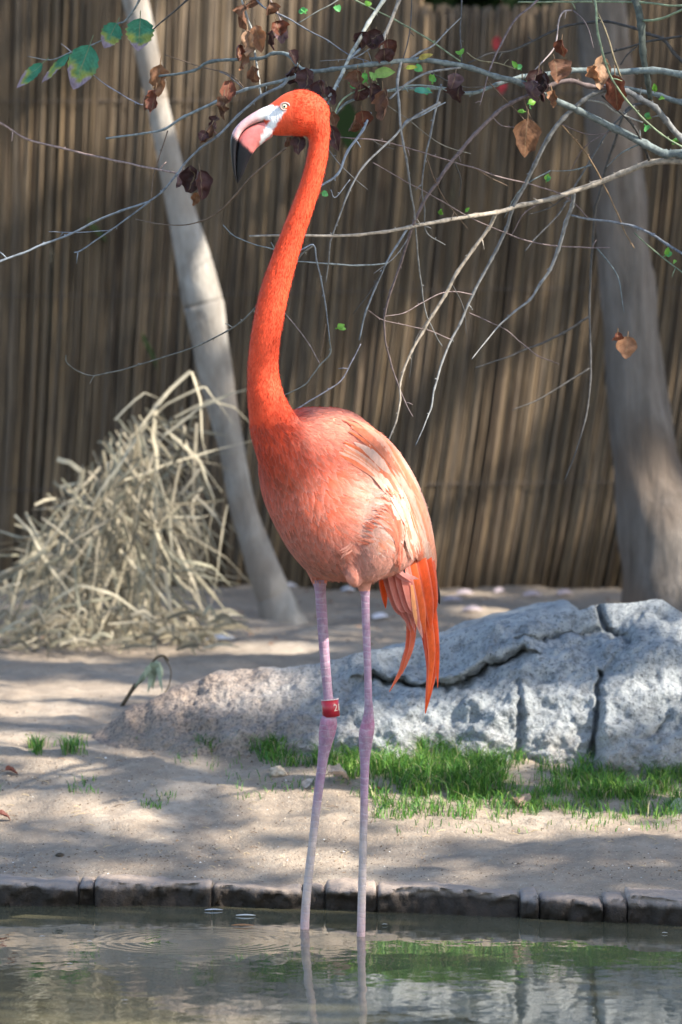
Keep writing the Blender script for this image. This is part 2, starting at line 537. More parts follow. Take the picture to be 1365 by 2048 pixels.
for i in range(2400):
    x = rnd(-4.5, 4.5) if i % 3 else rnd(-1.4, 1.4)
    mb.tube(reed_pts(x, FY + .025 + rnd(-.008, .03), FTOP - dip(x) + rnd(-.015, .01), .15 + .09 * min(1, max(-1, x)) + rnd(-.03, .03), .006, rnd(0, 9), 5), rnd(.004, .0065), 5)
for i in range(420):      # fills the gaps of the front row
    x = rnd(-1.5, 1.5)
    mb.tube(reed_pts(x, FY + rnd(-.012, .006), FTOP - dip(x) + rnd(-.015, .01), .07 + .020 * min(9, max(0, (x + 1.1) * 3.6 + rnd(-.8, .8))), .006, rnd(0, 9), 6), rnd(.0028, .0042), 5)
back = mb.build('reed', REED, fence); back['kind'] = 'stuff'
WIRE = mat_plain('rusty tie wire', (.10, .08, .065), .6)
for z in (.55, 1.05, 1.55):
    mb = MB(); mb.tube([(x, FY - .022 + .003 * math.sin(x * 9), z + .01 * math.sin(x * 2)) for x in np.linspace(-4.4, 4.4, 40)], .0016, 5)
    mb.build('tie_wire', WIRE, fence)
POST = mat_bark('old post wood', (.06, .05, .04), (.14, .11, .085))
for x in (-3.2, -1.45, 1.6, 3.4):
    mb = MB(); mb.tube([(x, FY + .12, .1), (x, FY + .12, 1.0), (x, FY + .12, FTOP - .05)], .04, 10); mb.build('post', POST, fence)
setbase(fence, (0, FY, .28))
# ------------------------------------------------------------------ background trees
def edge_tube(left, right, Y, wob=.08, sides=20, per=5, extra=None):
    """trunk from its left and right outlines in the photograph"""
    ys = sorted(set([p[1] for p in left] + [p[1] for p in right]))
    lx = [float(np.interp(y, [p[1] for p in left], [p[0] for p in left])) for y in ys]
    rx = [float(np.interp(y, [p[1] for p in right], [p[0] for p in right])) for y in ys]
    rows = catmull([((a + b) / 2, y, (b - a) / 2) for a, b, y in zip(lx, rx, ys)], per)
    pts = [P(r[0], r[1], Y) for r in rows]
    # radius across the axis, not along the picture row
    rad = []
    for i, r in enumerate(rows):
        t = (pts[min(i + 1, len(pts) - 1)] - pts[max(i - 1, 0)]).normalized()
        rad.append(r[2] * SC(Y) * abs(t.z))
    return pts, rad
def leaf_quads(mb, centres, size, up=.5):
    for c in centres:
        a = Vector((rnd(-1, 1), rnd(-1, 1), rnd(-1, 1)))
        if a.length < .1: continue
        a.normalize(); b = a.cross(Vector((rnd(-1, 1), rnd(-1, 1), rnd(-1, 1))))
        if b.length < .1: continue
        b.normalize(); s = size * rnd(.6, 1.3); n = len(mb.v)
        mb.v += [c - a * s * .5, c + b * s * .27 - a * s * .05, c + a * s * .55, c - b * s * .27 - a * s * .05]
        mb.f.append((n, n + 1, n + 2, n + 3))

def mat_leaf(name, a, b, trans=.25):
    t = NT(name); g = t.n('NewGeometry')
    col = t.ramp(g.outputs['Random Per Island'], [(.0, a), (1., b)])
    t.translucent(col, trans)
    return t.done(col, .55, .35)
CANOPY = mat_leaf('evergreen leaf', (.028, .055, .018), (.075, .12, .035))

GREY_BARK = mat_bark('smooth grey bark', (.16, .135, .11), (.38, .35, .31), (1, 1, .35), 22, .008)
DARK_BARK = mat_bark('furrowed brown bark', (.085, .07, .058), (.22, .19, .165), (1, 1, .12), 34, .02)

# slender leaning tree
lt = thing('leaning_tree', 'slender pale-barked tree leaning in front of the reed fence', 'tree')
LYT = 3.9
L = [(205, -140), (245, 0), (290, 190), (330, 400), (365, 600), (400, 760), (438, 900), (455, 1000), (482, 1100), (512, 1200), (516, 1262), (515, 1300)]
R = [(265, -140), (297, 0), (337, 200), (385, 400), (420, 500), (450, 620), (475, 800), (490, 900), (510, 1000), (545, 1100), (582, 1180), (612, 1240), (650, 1300)]
pts, rad = edge_tube(L, R, LYT)
mb = MB(); mb.tube(pts[::-1], rad[::-1], 22, wob=.10); trunk_l = mb.build('trunk', GREY_BARK, lt)
top = pts[0]
l_limbs = []
for (dx, dy, dz, r) in ((-.5, -.2, 1.2, .024), (.35, .5, 1.5, .022), (-.2, .6, 1.0, .018)):
    m = top + Vector((dx * .4 - .1, dy * .4, dz * .5)); e = top + Vector((dx - .2, dy, dz))
    mb = MB(); q = catmull([top - Vector((0, 0, .03)), m, e], 6); mb.tube(q, list(np.linspace(r, r * .4, len(q))), 8, wob=.1); mb.build('limb', GREY_BARK, lt)
    l_limbs.append(e)
mb = MB(); cs = []
for i in range(2600):
    e = random.choice(l_limbs)
    cs.append(e + Vector((random.gauss(0, .5), random.gauss(0, .5), random.gauss(.1, .4))))
leaf_quads(mb, [c for c in cs if c.z > 2.5], .075); mb.build('crown', CANOPY, lt)
setbase(lt, P(570, 1260, LYT))

# thick trunk on the right; its unseen crown is placed and shaped to dapple the light
rt = thing('broad_tree', 'thick furrowed tree trunk with flared base standing behind the boulder', 'tree')
RYT = 4.1
L = [(1130, -160), (1150, 0), (1167, 200), (1186, 400), (1202, 600), (1217, 800), (1228, 1000), (1234, 1100), (1228, 1200), (1215, 1280)]
R = [(1235, -160), (1252, 0), (1272, 200), (1292, 400), (1312, 600), (1332, 760), (1352, 900), (1392, 1000), (1440, 1100), (1500, 1200), (1560, 1280)]
pts, rad = edge_tube(L, R, RYT, sides=30)
mb = MB(); mb.tube(pts[::-1], rad[::-1], 34, wob=.12); mb.build('trunk', DARK_BARK, rt)
for (x0, y0, x1, y1, dy, r) in ((1400, 1080, 1490, 1215, -.2, .06),):
    a = P(x0, y0, RYT - .05); b = P(x1, y1, RYT + dy)
    q = catmull([a, (a + b) / 2 + Vector((0, 0, -.03)), b, b + (b - a) * .4 + Vector((0, 0, -.06))], 5)
    mb = MB(); mb.tube(q, list(np.linspace(r, r * .35, len(q))), 10, wob=.15); mb.build('root', DARK_BARK, rt)

# sunlit spots of the photograph: the crown is open along these rays
LIT = [(P(760, 930, -.12), .045), (P(790, 1000, -.12), .04), (P(735, 880, -.12), .03), (P(775, 1060, -.12), .03), (P(740, 980, -.12), .02), (P(830, 1060, -.1), .03),
       (P(552, 560, -.15), .07), (P(527, 700, -.15), .06), (P(600, 420, -.15), .05), (P(600, 215, -.14), .06), (P(500, 250, -.14), .035), (P(545, 790, -.15), .0),
       (P(320, 60, LYT), .10), (P(350, 200, LYT), .10), (P(380, 330, LYT), .10), (P(405, 450, LYT), .08), (P(435, 580, LYT), .07), 
       (P(300, 850, 3.1), .10), (P(220, 960, 3.1), .10), (P(320, 980, 3.1), .12), (P(100, 1090, 3.1), .10), (P(200, 1130, 3.1), .12), (P(330, 1130, 3.1), .1), (P(380, 780, 3.1), .07), (P(130, 1220, 3.1), .1), (P(300, 1250, 3.1), .10),
       (G(40, 1380), .10), (G(150, 1375), .08), (G(250, 1385), .06), (G(60, 1425), .06), (G(20, 1300), .07), (G(140, 1315), .07), (G(460, 1300), .08), (G(560, 1305), .05), (G(330, 1300), .06), (G(10, 1470), .06),
       (P(1320, 1290, 1.35), .07), (P(1270, 1270, 1.35), .04), (P(1355, 1330, 1.3), .06), (P(1290, 1410, 1.1), .03), (P(500, 1345, 1.2), .05), (P(560, 1350, 1.2), .03), (P(1000, 1280, 1.5), .05), (P(900, 1450, 1.05), .06), (P(1080, 1450, 1.05), .05), (P(850, 1420, 1.05), .04), 
       (G(620, 1575), .05), (G(680, 1570), .05), (G(740, 1600), .05), (G(820, 1625), .05), (G(900, 1640), .05), (G(1000, 1655), .05), (G(1100, 1650), .05), (G(1200, 1650), .055), (G(1310, 1650), .06), (G(1365, 1620), .06), (G(700, 1630), .05), (G(780, 1660), .05), (G(960, 1600), .035), (G(600, 1620), .04), (G(430, 1680), .01), (G(580, 1715), .035), (G(860, 1530), .035), (G(780, 1545), .04), (G(1160, 1600), .03),  (G(150, 1510), .04),
       (P(365, 120, FY), .08), (P(400, 180, FY), .06), (P(715, 790, FY), .06), (P(950, 880, FY), .05), (P(680, 800, FY), .04), (P(60, 330, FY), .05), (P(900, 1120, FY), .03),
       (P(1350, 980, RYT - .15), .09), (P(1365, 1060, RYT - .15), .08), (P(1335, 930, RYT - .15), .05), (G(930, 1190), .05),
       (P(1180, 370, .4), .07), (P(1090, 400, .4), .05), (P(1050, 270, .4), .04), (P(1200, 140, .4), .04), (P(960, 480, .4), .05), (P(850, 660, .4), .05), (P(790, 780, .4), .05), (P(515, 75, .4), .04), (P(505, 130, .4), .03), (P(270, 320, .4), .06), (P(1250, 690, .4), .03), (P(325, 160, .4), .03),
       (G(655, 1800) * 1, .04)]
LC = np.array([tuple(c) for c, r in LIT]); LR = np.array([r + .05 for c, r in LIT]); SV = np.array(tuple(SUN))
U_ = np.cross(SV, (0, 0, 1)); U_ /= np.linalg.norm(U_); V_ = np.cross(U_, SV)
L2 = np.stack([LC @ U_, LC @ V_], 1)
def open_to_sun(c, k=1.0):
    q = np.array((np.dot(c, U_), np.dot(c, V_)))
    return bool((np.hypot(*(L2 - q).T) < LR * k).any())
# footprint of the scene as the sun sees it -> crown in front of it
corners = [P(x, y, Y) for x in (-250, 1600) for y in (-60, 1900) for Y in (-.4, 5.1)]
cu = [float(np.dot(c, U_)) for c in corners]; cv = [float(np.dot(c, V_)) for c in corners]
u0, u1, v0, v1 = min(cu) - .3, max(cu) + .3, min(cv) - .3, max(cv) + .3
crown_mb = MB(); cents = []; ends = []
for i in range(540):
    u, v = rnd(u0, u1), rnd(v0, v1); k = rnd(5.6, 8.0)
    c = Vector(tuple(U_ * u + V_ * v + SV * k))
    # clumps vary from dense to thin
    ends.append((c, rnd(.28, .5), random.choice((60, 110, 150, 170))))
for (c, s, n) in ends:
    for _ in range(n):
        q = c + Vector((random.gauss(0, s * .62), random.gauss(0, s * .62), random.gauss(0, s * .5)))
        if not open_to_sun(q, 1.0) or random.random() < .03: cents.append(q)
leaf_quads(crown_mb, cents, .105)
crown_mb.build('crown', CANOPY, rt)
hub = P(1185, -150, RYT) + Vector((.1, 0, .4))
mb = MB(); q = catmull([P(1183, -150, RYT), hub, hub + Vector((.9, -.8, .9))], 6); mb.tube(q, list(np.linspace(.07, .05, len(q))), 12, wob=.1); mb.build('limb', DARK_BARK, rt)
h2 = hub + Vector((.9, -.8, .9))
for g in range(9):
    c = Vector(tuple(U_ * lerp(u0, u1, (g + .5) / 9) + V_ * rnd(v0 * .6, v1 * .6) + SV * 6.8))
    q = catmull([h2, (h2 + c) / 2 + Vector((rnd(-.3, .3), rnd(-.3, .3), .3)), c], 8)
    mb = MB(); mb.tube(q, list(np.linspace(.04, .010, len(q))), 7, wob=.1); mb.build('limb', DARK_BARK, rt)
setbase(rt, P(1320, 1200, RYT))

# dark evergreen behind the fence, its top shows over the reeds on the right
eb = thing('evergreen_bush', 'dark evergreen bush showing over the top of the reed fence', 'bush')
mb = MB(); cs = []
for i in range(26000):
    x = rnd(-.8, 1.9); cs.append(Vector((x + random.gauss(0, .1), FY + 1.2 + random.gauss(0, .35), rnd(.4, 2.9 + .3 * math.sin(x * 3)))))
leaf_quads(mb, cs, .12); mb.build('crown', CANOPY, eb)
for x in (0.1, .8, 1.5):
    mb = MB(); mb.tube([(x, FY + 1.2, .2), (x + .05, FY + 1.22, 1.1), (x - .02, FY + 1.18, 2.3)], [.03, .025, .01], 7); mb.build('trunk', DARK_BARK, eb)
setbase(eb, (.8, FY + 1.2, .3))

# ------------------------------------------------------------------ heap of dry grass
STRAW = mat_attr('dry straw', .7, .3, .2, 30)
dg = thing('dry_grass_clump', 'big drooping heap of dry straw-coloured grass beside the leaning tree', 'dry grass')
def straw_col():
    k = rnd(.5, .95); return random.choice([(.46 * k, .40 * k, .28 * k), (.38 * k, .35 * k, .25 * k), (.52 * k, .45 * k, .33 * k), (.26 * k, .22 * k, .15 * k)])
def px_blade(mb, pts, Y, w, dY=0, col=None, sharp=False):
    if sharp:      # straight runs between kinks
        z = [pts[0]]
        for p0, p1, p2 in zip(pts, pts[1:], pts[2:]): z += [(lerp(p0[0], p1[0], .5) + rnd(-2, 2), lerp(p0[1], p1[1], .5) + rnd(-2, 2)), (lerp(p0[0], p1[0], .93), lerp(p0[1], p1[1], .93)), (lerp(p1[0], p2[0], .07), lerp(p1[1], p2[1], .07))]
        sm = [np.array(q) for q in z + [pts[-1]]]
    else: sm = catmull([(a, b) for a, b in pts], 3)
    n = len(sm)
    q = [P(a, b, Y + dY * i / (n - 1)) for i, (a, b) in enumerate(sm)]
    tw = rnd(-.7, .7)
    nr = [Vector((math.sin(tw + i * .06), -math.cos(tw + i * .06), .25)).normalized() for i in range(n)]
    ww = [w * SC(Y) * .5 * (1 if i < n * .55 else max(.12, 1 - (i / (n - 1) - .55) / .5)) for i in range(n)]
    c = col or straw_col()
    mb.strip(q, nr, ww, .25, c)
big = [([(300, 1270), (312, 1050), (315, 900), (308, 815), (330, 790), (382, 742), (400, 770)], 15), ([(312, 820), (306, 870), (316, 930), (306, 990), (300, 1060)], 17),
       ([(382, 742), (340, 780), (285, 850), (215, 930)], 13), ([(384, 744), (402, 800), (405, 880), (418, 930)], 10), ([(250, 900), (330, 810), (410, 772), (440, 810), (468, 850)], 9),
       ([(330, 870), (400, 815), (470, 785), (500, 778)], 10), ([(350, 835), (420, 800), (470, 815), (520, 865)], 8), ([(250, 960), (330, 930), (430, 900), (520, 878)], 8),
       ([(230, 840), (270, 800), (290, 785), (325, 800)], 9), ([(115, 918), (140, 925), (165, 945), (150, 1000), (130, 1040)], 18), ([(120, 975), (150, 968), (180, 950)], 13),
       ([(70, 1010), (90, 1000), (118, 998), (105, 1030)], 10), ([(30, 1030), (60, 1060), (90, 1120), (150, 1200), (200, 1260)], 11), ([(52, 1025), (75, 1070), (105, 1140), (125, 1200)], 10),
       ([(0, 1062), (40, 1075), (90, 1070)], 8), ([(230, 995), (215, 1060), (190, 1130), (180, 1210), (172, 1250)], 13), ([(60, 1140), (90, 1125), (130, 1100)], 9),
       ([(155, 1010), (230, 1030), (290, 1070), (360, 1110)], 11), ([(320, 850), (370, 890), (420, 950), (445, 985)], 10), ([(345, 870), (400, 920), (430, 1000), (410, 1110)], 9),
       ([(95, 1210), (160, 1170), (230, 1190), (300, 1240), (380, 1285)], 11), ([(310, 930), (340, 1030), (345, 1120), (330, 1200)], 9), ([(20, 1240), (40, 1150), (60, 1080), (66, 1060)], 9),
       ([(280, 870), (240, 930), (190, 1000), (150, 1090)], 12), ([(240, 1100), (300, 1160), (350, 1230), (400, 1290)], 10), ([(455, 1010), (440, 1100), (430, 1180), (412, 1250)], 7), ([(345, 1035), (400, 1035), (420, 1030)], 9)]
for i, (p, w) in enumerate(big):
    mb = MB(); k = rnd(.9, 1.2); px_blade(mb, p, 3.0 + rnd(-.08, .08), w * .56, rnd(-.05, .05), (.42 * k, .37 * k, .27 * k), True); mb.build('blade', STRAW, dg)
def heap_top(x): return float(np.interp(x, [-60, 0, 60, 120, 200, 300, 360, 400, 440, 480], [1230, 1150, 1060, 980, 880, 815, 800, 850, 980, 1230]))
many = MB()
def straw_line(x, y, ang, l, fold, w, Y):
    """a stiff stalk, kinked once"""
    k = rnd(.35, .75); a2 = ang + fold
    m = (x + math.cos(ang) * l * k, y + math.sin(ang) * l * k)
    e = (m[0] + math.cos(a2) * l * (1 - k), m[1] + math.sin(a2) * l * (1 - k))
    return [(x, y), m, (e[0], min(1300, e[1]))]
for i in range(760):
    x = random.triangular(-30, 455, 250)
    ty = heap_top(x) + 10; y = lerp(ty, 1270, random.random() ** .8)
    out = math.atan2(1.0, (x - 240) / 210.0)                 # stalks slope outwards from the crown of the heap
    ang = out + random.gauss(0, .38) if random.random() < .72 else rnd(0, 3.14)
    l = rnd(60, 210)
    y = y - l * .35 * math.sin(ang)
    if y < ty - 8: y = ty + rnd(-8, 30)
    part = i < 240
    mbx = MB() if part else many
    k = random.random()
    px_blade(mbx, straw_line(x - l * .4 * math.cos(ang), y, ang, l, random.gauss(0, .45), 0, 0), (3.02 + rnd(-.10, .10)) if part else 3.3 + rnd(-.22, .30), rnd(3, 7) if part else rnd(2.5, 5.5), rnd(-.06, .06), None, True)
    if part: mbx.build('blade', STRAW, dg)
for i in range(300):       # loose bits round the foot
    x, y = rnd(-30, 440), rnd(1225, 1300); a = rnd(-.5, .5) + (0 if random.random() < .6 else 1.4); l = rnd(25, 90)
    px_blade(many, [(x, y), (x + l * .5 * math.cos(a), y - rnd(3, 18)), (x + l * math.cos(a), y + l * .3 * math.sin(a))], 3.05 + rnd(-.2, .3), rnd(4, 8))
many.build('blade', STRAW, dg)['kind'] = 'stuff'
setbase(dg, P(220, 1270, 3.2))

# small withered plant on the bank
wp = thing('withered_plant', 'small withered plant with a hooked dark stem and drooping grey-green leaves', 'plant')
WY = G(245, 1412).y
STEM = mat_plain('dead brown stem', (.085, .06, .035), .8)
mb = MB(); q = catmull([tuple(P(a, b, WY)) for a, b in ((242, 1416), (262, 1385), (290, 1350), (306, 1326), (314, 1315), (328, 1312), (338, 1322))], 5)
mb.tube(q, list(np.linspace(.0042, .0020, len(q))), 6); mb.build('stem', STEM, wp)
mb = MB(); q = catmull([tuple(P(a, b, WY)) for a, b in ((246, 1410), (262, 1384), (272, 1368))], 4); mb.tube(q, .0045, 6); mb.build('stem', STEM, wp)
WL = mat_attr('withered grey-green leaf', .7, .25, .2)
for (a, b, w) in (((306, 1330), (296, 1385), 16), ((310, 1326), (306, 1378), 18), ((314, 1326), (320, 1372), 14), ((304, 1332), (282, 1368), 12), ((300, 1336), (270, 1375), 9), ((312, 1322), (325, 1384), 9), ((302, 1335), (290, 1360), 12)):
    mb = MB(); m = ((a[0] + b[0]) / 2 + rnd(-5, 5), (a[1] + b[1]) / 2 - 6); k = rnd(.8, 1.2)
    px_blade(mb, [a, m, b], WY - rnd(.0, .04), w, rnd(-.04, .02), (.30 * k, .33 * k, .22 * k)); mb.build('leaf', WL, wp)
mb = MB(); q = catmull([tuple(P(a, b, WY)) for a, b in ((328, 1314), (342, 1340), (338, 1372), (325, 1392))], 5); mb.tube(q, .0013, 5); mb.build('leaf', STEM, wp)
setbase(wp, G(245, 1412))

# ------------------------------------------------------------------ grass round the boulder
GRASS = mat_attr('green grass', .5, .25, .3, 40, .3)
gm = MB()
def grass_blade(g, h, w, col):
    a = rnd(0, 6.28); b = Vector((math.cos(a), math.sin(a), 0)) * h * rnd(.2, 1.5)
    q = [g - Vector((0, 0, .004)), g + b * .25 + Vector((0, 0, h * .6)), g + b + Vector((0, 0, h * rnd(.75, 1.0)))]
    s = Vector((rnd(-1, 1), rnd(-1, .2), 0)); s = s.normalized() if s.length > .1 else Vector((1, 0, 0)); n = len(gm.v)
    gm.v += [q[0] - s * w, q[0] + s * w, q[1] - s * w * .8, q[1] + s * w * .8, q[2]]
    gm.c += [col] * 5
    gm.f.append((n, n + 1, n + 3, n + 2)); gm.f.append((n + 2, n + 3, n + 4))
def gcol():
    k = rnd(.6, 1.25); return random.choice([(.08 * k, .22 * k, .035 * k), (.12 * k, .28 * k, .04 * k), (.19 * k, .32 * k, .055 * k), (.06 * k, .17 * k, .04 * k)]) if random.random() > .06 else (.40 * k, .36 * k, .20 * k)
# patches: x0, x1, y0, y1, count, blade height
for (x0, x1, y0, y1, n, h) in ((270, 420, 1478, 1496, 260, .024), (390, 560, 1486, 1508, 650, .030), (520, 720, 1490, 1535, 1100, .030), (660, 780, 1490, 1560, 900, .030), (740, 1010, 1492, 1600, 4800, .034), (740, 1000, 1590, 1640, 900, .020), (900, 1120, 1500, 1560, 700, .026), (990, 1120, 1560, 1640, 650, .022), (1100, 1365, 1520, 1600, 2000, .028), (1050, 1300, 1590, 1640, 700, .020), (1250, 1500, 1520, 1640, 1500, .028), (740, 1100, 1630, 1672, 120, .014), (420, 760, 1540, 1600, 110, .016), (1080, 1365, 1630, 1665, 120, .014), (60, 180, 1490, 1512, 420, .024), (130, 200, 1560, 1590, 60, .014), (280, 360, 1590, 1620, 90, .012), (330, 520, 1500, 1540, 90, .018), (1365, 1900, 1500, 1640, 2200, .028), (-400, 0, 1490, 1600, 260, .02)):
    for i in range(int(n * 1.5)):
        x = rnd(x0, x1); y = rnd(y0, y1)
        cl = noise.noise(Vector((x * .022, y * .05, 3.3))) + .5 * noise.noise(Vector((x * .06, y * .12, 7.3)))
        e = min((x - x0) / (x1 - x0), (x1 - x) / (x1 - x0)) * 4
        if random.random() > (.55 + 1.4 * cl) * min(1, .35 + e): continue
        g = G(x, y)
        grass_blade(g, h * rnd(.5, 1.5), rnd(.0006, .0012), gcol())
tag(gm.build('grass', GRASS), 'short bright green grass growing along the foot of the boulder', 'grass', kind='stuff')

# ------------------------------------------------------------------ leaves: one shape builder
def leaf_mesh(name, L_, W_, curl, fold, crumple, seed, mat, colf, rows=9, cols=7, hook=.0):
    v = []; f = []; c = []; uv = []
    for i in range(rows + 1):
        s = i / rows
        prof = (math.sin(math.pi * s ** .75) ** .8) if 0 < s < 1 else 0.02
        prof *= 1 + .10 * math.sin(s * 43 + seed) * (s > .15)
        for j in range(cols + 1):
            e = j / cols * 2 - 1
            w = W_ * .5 * prof
            th = e * fold
            x = w * (math.sin(th) / fold if fold > .01 else e)
            z = w * (1 - math.cos(th)) / (fold if fold > .01 else 1)
            a = curl * s
            yy = L_ * (math.sin(a) / curl if abs(curl) > .01 else s); dz = L_ * ((1 - math.cos(a)) / curl if abs(curl) > .01 else 0)
            n = noise.noise(Vector((x * 90 + seed, s * 5, seed * 2.1)))
            n2 = noise.noise(Vector((x * 200 + seed, s * 11, seed * 4.1)))
            p = Vector((x + crumple * .3 * n * L_, yy + crumple * .2 * n2 * L_, -dz + z + crumple * (n + .5 * n2) * L_ * .5))
            v.append(p); uv.append((j / cols, s)); c.append(colf(s, e, n))
    for i in range(rows):
        for j in range(cols):
            a = i * (cols + 1) + j
            f.append((a, a + 1, a + cols + 2, a + cols + 1))
    # short stalk
    b = len(v)
    for (y, r) in ((-.22 * L_, .0009), (.05 * L_, .0009)):
        for k in range(4): v.append(Vector((r * math.cos(k * 1.57), y, r * math.sin(k * 1.57) + (-.02 * L_ if y < 0 else 0)))); uv.append((.5, 0)); c.append(colf(0, 0, 0))
    for k in range(4): f.append((b + k, b + (k + 1) % 4, b + 4 + (k + 1) % 4, b + 4 + k))
    return make_mesh(name, v, f, mat, True, c, uv)
def mat_dry_leaf():
    t = NT('leaf blade'); at = t.n('VertexColor', layer_name='Col'); uv = t.n('UVMap'); sx = t.n('SeparateXYZ'); t.l(uv.outputs[0], sx.inputs[0])
    u = t.math('ABSOLUTE', t.math('SUBTRACT', sx.outputs[0], .5))
    vein = t.math('SINE', t.math('MULTIPLY', t.math('SUBTRACT', sx.outputs[1], t.math('MULTIPLY', u, .6)), 60.0))
    n = t.noise(t.pos(), 90, 4, .6)
    k = t.math('ADD', t.ramp(n, [(.3, .65), (.7, 1.15)]), t.math('MULTIPLY', vein, .05))
    col = t.mix(1.0, at.outputs[0], k, 'MULTIPLY')
    col = t.mix(t.ramp(u, [(.0, .5), (.03, 0.)]), col, (.30, .22, .12))
    t.bump(t.math('ADD', n, t.math('MULTIPLY', vein, .03)), .003, .6)
    t.translucent(col, .22)
    return t.done(col, .6, .3)
LEAF = mat_dry_leaf()
def flat(c): return lambda s, e, n: tuple(max(.005, x * (1 + .5 * n)) for x in c)
def orient(tip, face, scale=1.0, loc=(0, 0, 0)):
    """leaf +Y runs to its tip, +Z is its upper face"""
    y = Vector(tip).normalized(); z = Vector(face); z = (z - y * z.dot(y)).normalized(); x = y.cross(z)
    m = Matrix((x, y, z)).transposed().to_4x4()
    return Matrix.Translation(loc) @ m @ Matrix.Scale(scale, 4)

# fallen leaves on the bank
def ground_leaf(name, px, py, Lm, Wm, col, tip, label, curl=1.2, fold=.9, crumple=.25, lift=.012, cat='leaf', face=(0, -.3, 1)):
    me = leaf_mesh('leaf', Lm, Wm, curl, fold, crumple, px * .37, LEAF, flat(col))
    o = link(name, me); g = G(px, py)
    o.matrix_world = orient(tip, face, 1, g + Vector((0, 0, lift)))
    zs = [(o.matrix_world @ v.co) for v in me.vertices]
    o.location.z -= min(p.z - ground_z(p.x, p.y) for p in zs) + .002
    return tag(o, label, cat)
ground_leaf('fallen_leaf', 655, 1572, .055, .055, (.52, .40, .31), (1, .2, .25), 'large pale tan dry leaf on the bank between the legs', 1.3, 1.3, .30)
ground_leaf('fallen_leaf', 1050, 1618, .045, .05, (.40, .28, .22), (-.3, .3, .55), 'curled brown dry leaf standing in the grass before the boulder', 1.5, 1.5, .35)
ground_leaf('fallen_leaf', 1340, 1622, .05, .035, (.42, .46, .36), (.9, -.2, .15), 'pale grey-green fallen leaf at the end of the grass', .6, .5, .12, face=(0, -.7, .7))
ground_leaf('fallen_leaf', 10, 1550, .030, .024, (.20, .065, .04), (1, .1, .2), 'small dark red leaf on bare soil beside the grass tuft', 1.2, 1.0, .25)
ground_leaf('fallen_leaf', -8, 1644, .034, .024, (.16, .05, .035), (1, .1, .3), 'small maroon curled leaf on bare soil above the kerb', 1.4, 1.2, .2)
ground_leaf('fallen_leaf', 610, 1580, .026, .022, (.50, .42, .36), (.4, .1, .8), 'little pale upright leaf next to the large tan leaf', .8, .7, .2)
ground_leaf('fallen_leaf', 750, 1580, .016, .012, (.42, .12, .04), (1, .3, .3), 'tiny orange leaf scrap in the grass', .8, .7, .2)
ground_leaf('fallen_leaf', 1165, 1590, .05, .016, (.40, .36, .30), (1, .1, .05), 'narrow dry leaf lying flat in the grass before the boulder', .3, .6, .15)
ground_leaf('fallen_leaf', 1075, 1590, .024, .02, (.30, .17, .14), (.2, .5, .5), 'small reddish leaf behind the curled brown leaf', 1.0, .9, .25)

# soil clod
def lump(name, px, py, r, mat, label, cat, seed, sq=(1, .9, .75)):
    import bmesh
    bm = bmesh.new(); bmesh.ops.create_icosphere(bm, subdivisions=4, radius=r)
    for v in bm.verts:
        n = fbm(v.co.x / r * 1.1 + seed, v.co.y / r * 1.1, v.co.z / r * 1.1, 4)
        v.co = v.co * (1 + .35 * n); v.co = Vector((v.co.x * sq[0], v.co.y * sq[1], v.co.z * sq[2]))
    me = bpy.data.meshes.new(name); bm.to_mesh(me); bm.free(); me.materials.append(mat)
    me.polygons.foreach_set('use_smooth', [True] * len(me.polygons))
    o = link(name, me); g = G(px, py); o.location = g + Vector((0, 0, r * .35))
    return tag(o, label, cat)
CLOD = mat_plain('dry earth', (.40, .33, .25), .95, .1, .35, 80)
lump('earth_clod', 556, 1550, .015, CLOD, 'lump of pale dry earth with a hole beside it', 'clod', 3.1)
lump('earth_clod', 120, 1712, .005, mat_plain('dark dropping', (.07, .055, .04), .9), 'small dark earth crumb on the mud above the kerb', 'clod', 5.5, (1.6, 1, .7))
# litter of crumbs, bark bits and shell grit all over the bank
LIT_M = mat_attr('ground litter', .9, .3)
gl = MB()
def crumb(g, r, c):
    n = len(gl.v)
    for d in ((1, 0, 0), (-.5, .87, 0), (-.5, -.87, 0), (0, 0, 1)):
        gl.v.append(g + Vector((d[0] * r * rnd(.6, 1.6), d[1] * r * rnd(.6, 1.4), d[2] * r * rnd(.4, 1.0) - r * .15))); gl.c.append(c)
    gl.f += [(n, n + 1, n + 3), (n + 1, n + 2, n + 3), (n + 2, n, n + 3)]
for i in range(5200):
    g = G(rnd(-60, 1430), (1290 + 470 * random.random() ** .8) if i % 3 else random.choice((rnd(1495, 1570), rnd(1690, 1755))))
    if noise.noise(Vector((g.x * 5, g.y * 5, 1))) + rnd(-.4, .4) < -.05: continue
    k = rnd(.5, 1.2)
    c = random.choice([(.14 * k, .10 * k, .07 * k), (.10 * k, .075 * k, .055 * k), (.45 * k, .37 * k, .28 * k), (.30 * k, .21 * k, .14 * k)]) if random.random() > .04 else (.7, .68, .64)
    crumb(g, rnd(.0008, .0030) * (1.5 if random.random() < .08 else 1), c)
for i in range(170):
    g = G(rnd(-60, 1430), rnd(1500, 1740)); a = rnd(0, 6.3); l = rnd(.006, .022)
    d = Vector((math.cos(a), math.sin(a), rnd(0, .25))) * l
    gl.tube([g + Vector((0, 0, .0012)), g + d * .5 + Vector((0, 0, .003)), g + d + Vector((0, 0, .0015))], .0006, 4, col=random.choice([(.45, .35, .22), (.2, .13, .08), (.55, .42, .26)]))
for i in range(420):
    g = G(rnd(-60, 1430), rnd(1180, 1290)); k = rnd(.6, 1.3)
    crumb(g, rnd(.003, .010), random.choice([(.25 * k, .15 * k, .10 * k), (.36 * k, .27 * k, .2 * k), (.16 * k, .10 * k, .07 * k)]))
tag(gl.build('ground_litter', LIT_M, None, False), 'fine crumbs, twigs and grit scattered over the bank', 'litter', kind='stuff')

